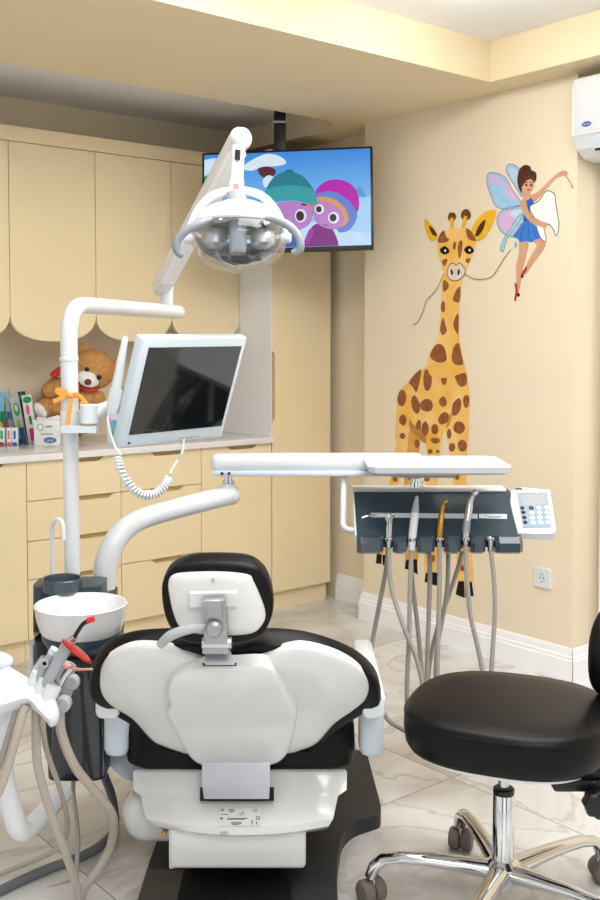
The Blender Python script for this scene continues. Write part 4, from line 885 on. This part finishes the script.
def mk_suction(t):
    w = MB(); w.tube([P(51, 699, 2.325), P(57, 688, 2.325), P(65, 674, 2.325), P(71, 667, 2.325), P(73, 665, 2.325)], [.008, .010, .010, .013, .008], 16); w.build('syringe_body', M['steel'], t)
    w = MB(); w.tube([P(71, 669, 2.322), P(82, 669.5, 2.31), P(92, 669, 2.30)], [.0045, .003, .0025], 10); w.build('syringe_tip', paint('#D9A48C', 0, .3), t)
    w = MB(); w.ell(P(66, 666, 2.318), (.012, .008, .006)); w.build('syringe_button', paint('#E2A79A', 0, .3), t)
hosed('assistant_syringe', 'chrome syringe with thin pinkish tip under the red shield', 'dental syringe', mk_suction,
      [(49, 700, 2.31), (45, 712, 2.32), (43, 725, 2.34), (47, 752, 2.40), (58, 783, 2.46), (66, 812, 2.52), (67, 830, 2.58), (60, 846, 2.62), (40, 858, 2.64), (15, 868, 2.65), (-15, 880, 2.63)], .0065)
def mk_saliva(t):
    w = MB(); w.tube([P(36, 685, 2.31), P(41, 674, 2.31), P(47, 663, 2.31), P(53, 652, 2.31)], [.008, .0105, .010, .0105], 16); w.build('suction_handle', M['grey'], t)
    w = MB(); c = P(45, 663, 2.300); w.lathe([(.010, 0), (.010, .006), (.005, .006), (.005, 0)], align(c, Vector((0, -1, 0))), 16); w.build('suction_valve', M['grey'], t)
    w = MB(); w.tube([P(52, 654, 2.31), P(55.5, 649, 2.31)], [.0112, .0118], 16); w.build('suction_mouth', M['cool'], t)
hosed('saliva_ejector', 'white suction handpiece standing behind the curing light', 'suction handpiece', mk_saliva,
      [(36, 700, 2.33), (36, 720, 2.34), (37, 760, 2.36), (45, 795, 2.38), (55, 825, 2.40), (66, 855, 2.43), (75, 880, 2.46), (80, 905, 2.50)], .0105)
def mk_small(t):
    w = MB(); w.tube([P(31, 680, 2.33), P(36, 671, 2.33), P(42, 662, 2.33), P(44.5, 657, 2.33)], [.009, .011, .010, .008], 16); w.build('suction_handle', M['steel'], t)
hosed('small_suction', 'short steel suction handpiece nearest the left edge in the holder', 'suction handpiece', mk_small,
      [(27, 706, 2.29), (22, 716, 2.28), (16, 738, 2.27), (8, 765, 2.265), (0, 788, 2.26), (-14, 815, 2.25)], .0105)
def mk_big(t):
    w = MB(); w.tube([P(64, 698, 2.42), P(64.5, 688, 2.42), P(66, 672, 2.42), P(70, 664, 2.42)], [.016, .022, .020, .016], 18); w.build('suction_handle', M['grey'], t)
    w = MB(); c = P(72, 682, 2.41); w.cyl(c + Vector((0, .012, 0)), c - Vector((0, .012, 0)), .018, .018, 24, .004); w.build('suction_valve', M['grey'], t)
hosed('suction_handpiece', 'thick grey suction handpiece hanging below the bowl beside the console', 'suction handpiece', mk_big,
      [(63, 697, 2.42), (60, 710, 2.41), (62, 735, 2.41), (76, 768, 2.42), (100, 797, 2.46), (113, 818, 2.50), (111, 845, 2.55), (98, 870, 2.55), (84, 888, 2.54), (78, 905, 2.52)], .0115)
w = MB(); w.tube(cr([P(*p) for p in ((74, 775, 2.75), (73, 792, 2.74), (76, 815, 2.72), (78, 840, 2.70), (77, 860, 2.67), (76, 874, 2.65), (68, 882, 2.625), (40, 892, 2.59))], 6), .006, 10)
tag(w.build('drain_hose', M['hose'], None), 'thin grey hose dropping from the console to the floor', 'hose')
w = MB(); pts = [(20, 704, 2.31), (13, 722, 2.30), (5, 748, 2.30), (-3, 770, 2.30), (-20, 800, 2.30)]
w.tube(cr([P(*p) for p in pts], 6), .008, 10); tag(w.build('tray_hose', M['hose'], None), 'grey hose curving from under the white tray to the left edge', 'hose')
w = MB(); fp = []
for x, y in ((105, 785), (114, 805), (115, 822), (110, 836), (95, 849), (75, 859), (50, 868), (20, 881), (-10, 896), (-40, 912)):
    fp.append(onplane(x, y, Vector((0, 0, .013)), Vector((0, 0, 1))))
fp[0] = P(104, 775, 2.88); fp[1] = P(112, 797, 2.95)
w.tube(cr(fp, 6), .0125, 12); tag(w.build('floor_cable', M['cable'], None), 'thick dark grey cable lying across the marble floor at lower left', 'cable')

# ================================================================ stool
sc = Vector((.498, 2.48, 0))
t = thing('dentist_stool', 'black leather stool with chrome five star base on casters', 'stool', sc)
def at(x, y, z): return sc + Vector((x, y, z))
so = superell(.243, .235, 2.6, 56); ra = math.radians(-22)
so = [(x * math.cos(ra) - y * math.sin(ra), x * math.sin(ra) + y * math.cos(ra)) for x, y in so]
cs = Vector((.004, -.03, 0))
def sr(k, z): return [sc + cs + Vector((x * k, y * k, z)) for x, y in so]
MB().loft([sr(.86, .436), sr(.95, .442), sr(.985, .456), sr(1.0, .485), sr(.997, .514), sr(.978, .530), sr(.93, .538), sr(.7, .545), sr(.4, .548), sr(.1, .549)]).build('seat', M['leather'], t, 60)
seam = sr(.991, .522); w = MB(); w.tube(seam + [seam[0]], .0022, 6, False); w.build('seat_seam', M['leather'], t)
MB().loft([sr(.80, .424), sr(.86, .427), sr(.86, .434)]).build('seat_pan', M['cabwhite'], t)
MB().box(at(-.09, -.07, .395), at(.10, .05, .425), .01).build('tilt_plate', M['black'], t)
w = MB(); w.cyl(at(0, 0, .28), at(0, 0, .40), .0135, .0135, 20); w.build('gas_piston', M['steel'], t)
w = MB(); w.lathe([(.030, .085), (.0275, .13), (.0255, .298), (.0235, .302)], Matrix.Translation(sc), 28); w.build('column', M['chrome'], t)
MB().lathe([(.0245, .298), (.026, .30), (.026, .312), (.022, .315)], Matrix.Translation(sc), 24).build('column_collar', M['black'], t)
MB().lathe([(.02, .055), (.020, .075), (.045, .085), (.047, .10), (.044, .125), (.03, .138)], Matrix.Translation(sc), 32).build('hub', M['chrome'], t)
for k in range(5):
    a = math.radians(100 + 72 * k); d = Vector((math.cos(a), math.sin(a), 0)); s = Vector((-d.y, d.x, 0))
    w = MB(); rings = []
    for r, z, hw, hh in ((.030, .108, .024, .020), (.10, .116, .020, .016), (.18, .122, .017, .013), (.25, .122, .016, .0115), (.292, .114, .017, .0125), (.314, .096, .017, .013), (.325, .068, .015, .012)):
        up = Vector((0, 0, 1)) if r < .29 else (Vector((0, 0, 1)) + d * (1.2 if r < .3 else 3)).normalized()
        rings.append([sc + d * r + Vector((0, 0, z)) + s * hw * 1.2 * math.cos(b) + up * hh * 1.2 * math.sin(b) for b in [2 * PI * i / 14 for i in range(14)]])
    w.loft(rings); lg = w.build('base_leg', M['chrome'], t, 50)
    cc_ = sc + d * .318; ca = random.uniform(-1, 1) + a; cd = Vector((math.cos(ca), math.sin(ca), 0)); cs_ = Vector((-cd.y, cd.x, 0))
    for q in (-1, 1):
        w = MB(); c = cc_ + cd * .008 + Vector((0, 0, .030)); w.cyl(c + cs_ * q * .0015, c + cs_ * q * .032, .030, .030, 24, .006); w.build('caster_wheel', M['caster'], lg)
    w = MB(); w.cyl(cc_ + Vector((0, 0, .03)), cc_ + Vector((0, 0, .085)), .007, .007, 12); w.build('caster_stem', M['steel'], lg)
# backrest on a side bracket
w = MB(); w.box(at(.04, -.16, .40), at(.33, -.12, .424), .006); w.box(at(.08, -.17, .375), at(.21, -.11, .405), .008); w.build('back_bracket', M['black'], t)
w = MB(); w.tube(fillet([at(.25, -.14, .41), at(.345, -.13, .41), at(.375, .0, .60)], .04), .014, 14); w.build('back_post', M['black'], t)
w = MB(); c = at(.17, -.20, .365); 
prof_ = []
w.loft([[c + Vector((math.cos(b) * r, y, math.sin(b) * r)) for b in [2 * PI * i / 32 for i in range(32)] for r in [(.031 + .0025 * math.cos(b * 8)) * k]] for y, k in ((.02, .8), (.016, .95), (.0, 1), (-.014, .95), (-.018, .75))]); w.build('adjust_knob', M['black'], t)
w = MB(); w.cyl(c, c + Vector((0, .06, 0)), .008, .008, 12); w.build('knob_spindle', M['steel'], t)
c = P(593, 783, 2.315); MB().cyl(c, c + Vector((0, -.004, 0)), .006, .006, 12).build('bracket_screw', M['steel'], t)
bc_ = at(.345, .10, .64); brm = frame(bc_, Vector((.75, .66, 0)), (0, 0, 1))
ro = superell(.20, .13, 2.5, 40)
w = MB(); w.loft([[brm @ Vector((x * k, y * k, z + .35 * x * x)) for x, y in ro] for z, k in ((-.03, .85), (-.022, .96), (0, 1), (.018, .97), (.028, .88), (.03, .5))]); w.build('backrest', M['leather'], t, 60)

# ================================================================ things on the counter
t = thing('teddy_bear', 'brown teddy bear with white muzzle sitting behind the lamp post', 'teddy bear', P(72, 440, 5.1))
hc = P(93.5, 369, 5.0)
hrx = Matrix.Rotation(.35, 4, 'Y') @ Matrix.Rotation(-.25, 4, 'Z')
w = MB()
def sk(c, r, m=None): w.ell(c, r, m, 20, 12)
sk(P(72, 408, 5.1), (.095, .085, .155)); sk(P(72, 395, 5.09), (.08, .07, .10)); sk(hc, (.107, .10, .098), hrx)
sk(P(50.5, 391, 5.05), (.045, .05, .05)); sk(P(57, 386, 5.07), (.055, .05, .045))
sk(P(91, 398, 4.985), (.058, .05, .045), Matrix.Rotation(.1, 4, 'Y')); sk(P(98, 399, 4.97), (.036, .04, .042))
sk(P(62, 408, 5.0), (.09, .07, .050), Matrix.Rotation(.1, 4, 'Y')); sk(P(46, 409, 4.985), (.05, .045, .052)); sk(P(84, 424, 5.0), (.055, .07, .05))
w.build('body', M['fur'], t, 60)
for x, y, Y in ((83, 350.5, 5.01), (115, 366, 5.05)):
    w = MB(); sk(P(x, y, Y), (.042, .022, .032), Matrix.Rotation(.2, 4, 'Y')); w.build('ear', M['fur'], t, 60)
w = MB(); sk(P(88, 379, 4.912), (.054, .035, .038), Matrix.Rotation(.4, 4, 'Y')); w.build('muzzle', M['furwhite'], t, 60)
w = MB(); sk(P(88, 382, 4.88), (.017, .012, .015)); w.build('nose', mat('nose_brown', '#5A3020', .4), t, 60)
for x, y, Y in ((87, 369.5, 4.903), (99, 377.5, 4.903)):
    w = MB(); sk(P(x, y, Y), (.012, .011, .012)); w.build('eye', M['black'], t, 60)
w = MB(); sk(P(40.5, 411, 4.95), (.030, .018, .045), Matrix.Rotation(-.6, 4, 'Y') @ Matrix.Rotation(-.6, 4, 'Z')); w.build('foot_sole', M['furwhite'], t, 60)
w = MB(); w.tube(cr([P(77, 383, 4.95), P(83, 388, 4.925), P(90, 390, 4.92), P(97, 389.5, 4.94)], 5), .009, 10); w.build('neck_ribbon', M['red'], t)
w = MB()
for x, y, r in ((56, 373, .4), (58, 370, -.6), (54, 375, .2)): sk(P(x, y, 5.0), (.022, .012, .012), Matrix.Rotation(r, 4, 'Y'))
w.build('neck_bow', M['red'], t, 60)

t = thing('orange_bow', 'narrow orange ribbon tied in a bow around the lamp post', 'ribbon', P(70, 427, 2.79))
def strip(pts, wd, nm):
    q = cr([P(*p) for p in pts], 6); wv = Vector((0, 0, wd / 2)); a = []; b = []
    for i, p in enumerate(q):
        d = (q[min(i + 1, len(q) - 1)] - q[max(0, i - 1)]).normalized(); nn = d.cross(Vector((0, 1, 0))).normalized(); nn = nn if nn.length > .1 else Vector((0, 0, 1)); a.append(p + nn * wd / 2); b.append(p - nn * wd / 2)
    w = MB(); n = len(q); th = Vector((0, .0015, 0))
    w.loft([[a[i], b[i], b[i] + th, a[i] + th] for i in range(n)]); w.build(nm, M['ribbon'], t)
strip([(59, 391, 2.8425), (64, 394, 2.8355), (70, 395, 2.8335), (77, 396, 2.8355), (82, 397, 2.8425)], .013, 'ribbon_band')
strip([(68, 394, 2.8315), (62, 390, 2.8275), (57, 389.5, 2.8275), (58, 393, 2.8275), (66, 395.5, 2.8305)], .010, 'bow_loop')
strip([(72, 395, 2.8305), (78, 394.5, 2.8275), (84, 400, 2.8275), (87.5, 407, 2.8275), (83, 409, 2.8275), (81, 404, 2.8275), (83, 400, 2.8305), (79, 397, 2.8325)], .009, 'bow_loop')
strip([(67, 395, 2.8295), (61, 398, 2.8275), (53, 401.5, 2.8275)], .012, 'ribbon_tail')
strip([(70.5, 396, 2.8295), (70, 405, 2.8275), (68.5, 418, 2.8275), (67.5, 427, 2.8275)], .012, 'ribbon_tail')
w = MB(); w.ell(P(69.5, 395, 2.8285), (.009, .006, .008)); w.build('knot', M['ribbon'], t)

def card(nm, lab, cat, x0, x1, yt, yb, Y, lean, cols, grp, dep=.018, skew=0):
    z0 = .9165; sc_ = (yb - yt) / F * Y; a = P(x0, yb, Y); b = P(x1, yb, Y); wd = b.x - a.x
    m = Matrix.Translation(((a.x + b.x) / 2, Y, z0)) @ Matrix.Rotation(lean, 4, 'Y') @ Matrix.Rotation(skew, 4, 'Z')
    t = thing(nm, lab, cat, m.translation, 0, grp)
    MB().box((-wd / 2, 0, 0), (wd / 2, dep, sc_), .002, 2, m).build('pack_card', paint(cols[0], 0, .35), t)
    fm = face(m, 0)
    for k, (c, x, y, a_, b_, kind) in enumerate(cols[1:]):
        w = MB(); pts = circ(.5, 20) if kind == 'o' else rrect(1, 1, .15, 3)
        if kind == 't': pts = [(-.2, -.5), (.2, -.5), (.28, .1), (.15, .5), (-.15, .5), (-.3, .1)]
        w.prism([(x * wd + px * a_ * wd, y * sc_ + py * b_ * sc_) for px, py in pts], .0004 + k * .0003, .0012 + k * .0003 if kind != 't' else .006, 0, 1, fm); w.build('printed_patch' if kind != 't' else 'toothbrush', paint(c, 0, .35), t)
    return t, m, wd, sc_
G1 = 'toothbrush packs on the counter'
card('toothbrush_pack', 'plain light blue toothbrush pack cut by the left photo edge', 'toothbrush pack', -8, 2.5, 400, 446, 5.0, .05, ['#7EC3DC', ('#3B9CC4', 0, .3, .6, .3, 'r')], G1)
card('toothbrush_pack', 'grey blue toothbrush pack with green and purple brush, second from left', 'toothbrush pack', 5, 16, 393, 446, 5.02, -.14, ['#B9C8D4', ('#9FB6C8', 0, .88, .8, .16, 'r'), ('#57B94E', -.05, .68, .42, .26, 't'), ('#D04A8C', .0, .34, .36, .3, 't'), ('#3C86C8', .25, .5, .35, .14, 'r'), ('#6B2E7E', -.3, .25, .3, .14, 'r')], G1)
card('toothbrush_pack', 'grey toothbrush pack with light green brush in the middle of the row', 'toothbrush pack', 17.5, 27, 396, 443, 4.98, -.17, ['#B8BDB9', ('#63B43C', .05, .3, .35, .4, 't'), ('#3F9B4A', .05, .72, .6, .3, 'o'), ('#CFD7D2', .05, .75, .3, .16, 'o')], G1)
card('toothbrush_pack', 'dark navy toothbrush pack tucked between the grey and the pink one', 'toothbrush pack', 23, 30, 392, 443, 5.01, -.10, ['#2C4460', ('#2E8A5A', .0, .9, .6, .12, 'o')], G1)
card('toothbrush_pack', 'white toothbrush pack with pink brush and green top, rightmost of the row', 'toothbrush pack', 28.5, 38, 393, 442, 4.95, -.14, ['#DDE0DF', ('#2F8F55', .05, .9, .9, .14, 'o'), ('#E2558F', 0, .7, .5, .2, 't'), ('#35784C', .1, .48, .45, .18, 't'), ('#E63A86', .05, .18, .45, .26, 'r')], G1)
G2 = 'small toothpaste boxes'
for x0, x1, c1, c2, lab in ((-1, 4.5, '#2FA37A', '#A02040', 'small white toothpaste box with green print and dark red foot'), (6.5, 11.5, '#E88AA0', '#E86A7A', 'small white toothpaste box with pale pink print and foot'), (12, 17.5, '#3A7FC4', '#2C6FC0', 'small white toothpaste box with blue print and blue foot')):
    card('toothpaste_box', lab, 'toothpaste', x0, x1, 430, 447, 4.88, 0, ['#EEF1F1', (c1, 0, .58, .45, .5, 'r'), (c2, 0, .08, .8, .14, 'r')], G2, .025)
w_ = card('toothpaste_tube', 'dark navy toothpaste tube standing between small boxes and packs', 'toothpaste', 18.5, 25, 428, 444, 4.93, -.15, ['#24456E', ('#3F8FCB', -.2, .6, .4, .5, 'r')], 'toothpaste tubes', .025)
w_ = card('toothbrush_case', 'green toothbrush case with yellow round front at far left', 'toothbrush pack', .5, 5.5, 414, 446, 4.95, 0, ['#1F7A52', ('#F0B52A', -.35, .5, .7, .35, 'o')], G1)
t, m, wd, hh = card('card_box', 'white folded card holder with blue oval emblem in front of the teddy', 'box', 34, 60, 418, 443, 4.86, 0, ['#ECEDEC', ('#8FA7B4', -.25, .72, .25, .30, 'o'), ('#ECEDEC', -.25, .72, .18, .22, 'o'), ('#9AA6AD', .08, .75, .28, .07, 'r'), ('#9BA0A4', .0, .45, .5, .04, 'r'), ('#4F79A8', .12, .2, .5, .24, 'o')], None, .06)
fm = face(m, .0022)
text('oral', .02, fm @ Matrix.Translation((.12 * wd, .20 * hh, .0015)), paint('#E8EEF2'), t)
w = MB(); w.prism([(-wd / 2, hh), (wd / 2, hh), (wd * .35, hh + .022), (-wd * .1, hh + .006), (-wd * .45, hh + .014)], -.05, -.048, 0, 1, face(m, 0)); w.build('flap', paint('#F1F1F0'), t)
card('leaflet_box', 'small pale pack with blue and green print left of the monitor', 'box', 107, 119, 413, 443, 4.95, 0, ['#CFE0E4', ('#6FB2CE', .1, .6, .6, .4, 'o'), ('#6CB079', -.1, .3, .4, .3, 'o'), ('#E09AA8', -.25, .75, .25, .25, 'o')], None, .03)

# ================================================================ light, banded fill world, camera
def area(name, loc, aim, sx, sy, power, col=(1, 1, 1)):
    l = bpy.data.lights.new(name, 'AREA'); l.shape = 'RECTANGLE'; l.size = sx; l.size_y = sy; l.energy = power; l.color = col
    o = bpy.data.objects.new(name, l); C.objects.link(o); d = Vector(aim) - Vector(loc)
    o.matrix_basis = Matrix.Translation(loc) @ d.to_track_quat('-Z', 'Y').to_matrix().to_4x4(); return o
a = R(1.9, 1.3, 2.63); area('ceiling_light_panel', a, a - Vector((0, 0, 1)), 1.6, 1.6, 66, (1, .99, .98))
a = R(.2, -.6, 2.63); area('ceiling_light_panel_rear', a, a - Vector((0, 0, 1)), 1.6, 1.6, 58, (1, .99, .98))
for u_ in (.7, 1.7, 2.7):
    l = bpy.data.lights.new('ceiling_downlight', 'POINT'); l.energy = 9; l.shadow_soft_size = .06; l.color = (1, .98, .95)
    o = bpy.data.objects.new('ceiling_downlight', l); C.objects.link(o); o.location = R(u_, 2.35, 2.59)
wd_ = bpy.data.worlds.new('banded_fill'); bpy.context.scene.world = wd_; wd_.use_nodes = True
nt = wd_.node_tree; bg = nt.nodes['Background']; bg.inputs['Color'].default_value = (.97, .985, 1, 1); bg.inputs['Strength'].default_value = 1.2
tcw = nt.nodes.new('ShaderNodeTexCoord'); spw = nt.nodes.new('ShaderNodeSeparateXYZ'); mrw = nt.nodes.new('ShaderNodeMapRange'); rpw = nt.nodes.new('ShaderNodeValToRGB')
nt.links.new(tcw.outputs['Generated'], spw.inputs[0]); nt.links.new(spw.outputs['X'], mrw.inputs['Value']); mrw.inputs['From Min'].default_value = -1
ew = rpw.color_ramp.elements; ew[0].position = 0; ew[0].color = (.9, .92, .94, 1); ew[1].position = 1; ew[1].color = (.95, .96, .98, 1)
for p_, v_ in ((.24, .9), (.27, .22), (.36, .22), (.39, 1.25), (.56, 1.25), (.59, .25), (.70, .25), (.73, 1.0)):  # made-up bright and dark bands, added for the chrome to reflect
    e_ = ew.new(p_); e_.color = (v_ * .97, v_ * .985, v_, 1)
nt.links.new(mrw.outputs['Result'], rpw.inputs['Fac']); nt.links.new(rpw.outputs['Color'], bg.inputs['Color'])
cam = bpy.data.cameras.new('camera'); co = bpy.data.objects.new('camera', cam); C.objects.link(co)
cam.sensor_fit = 'VERTICAL'; cam.sensor_height = 36; cam.sensor_width = 24; cam.lens = F / 900 * 36
cam.shift_y = -(450 - CY) / 900
co.location = EYEP; co.rotation_euler = (PI / 2 - TILT, 0, 0); cam.clip_start = .05
bpy.context.scene.camera = co
sc_ = bpy.context.scene; sc_.view_settings.view_transform = 'Standard'; sc_.view_settings.look = 'None'; sc_.view_settings.exposure = -.10
sc_.cycles.max_bounces = 10; sc_.cycles.transmission_bounces = 8; sc_.cycles.caustics_reflective = False; sc_.cycles.caustics_refractive = False
sc_.cycles.use_denoising = True
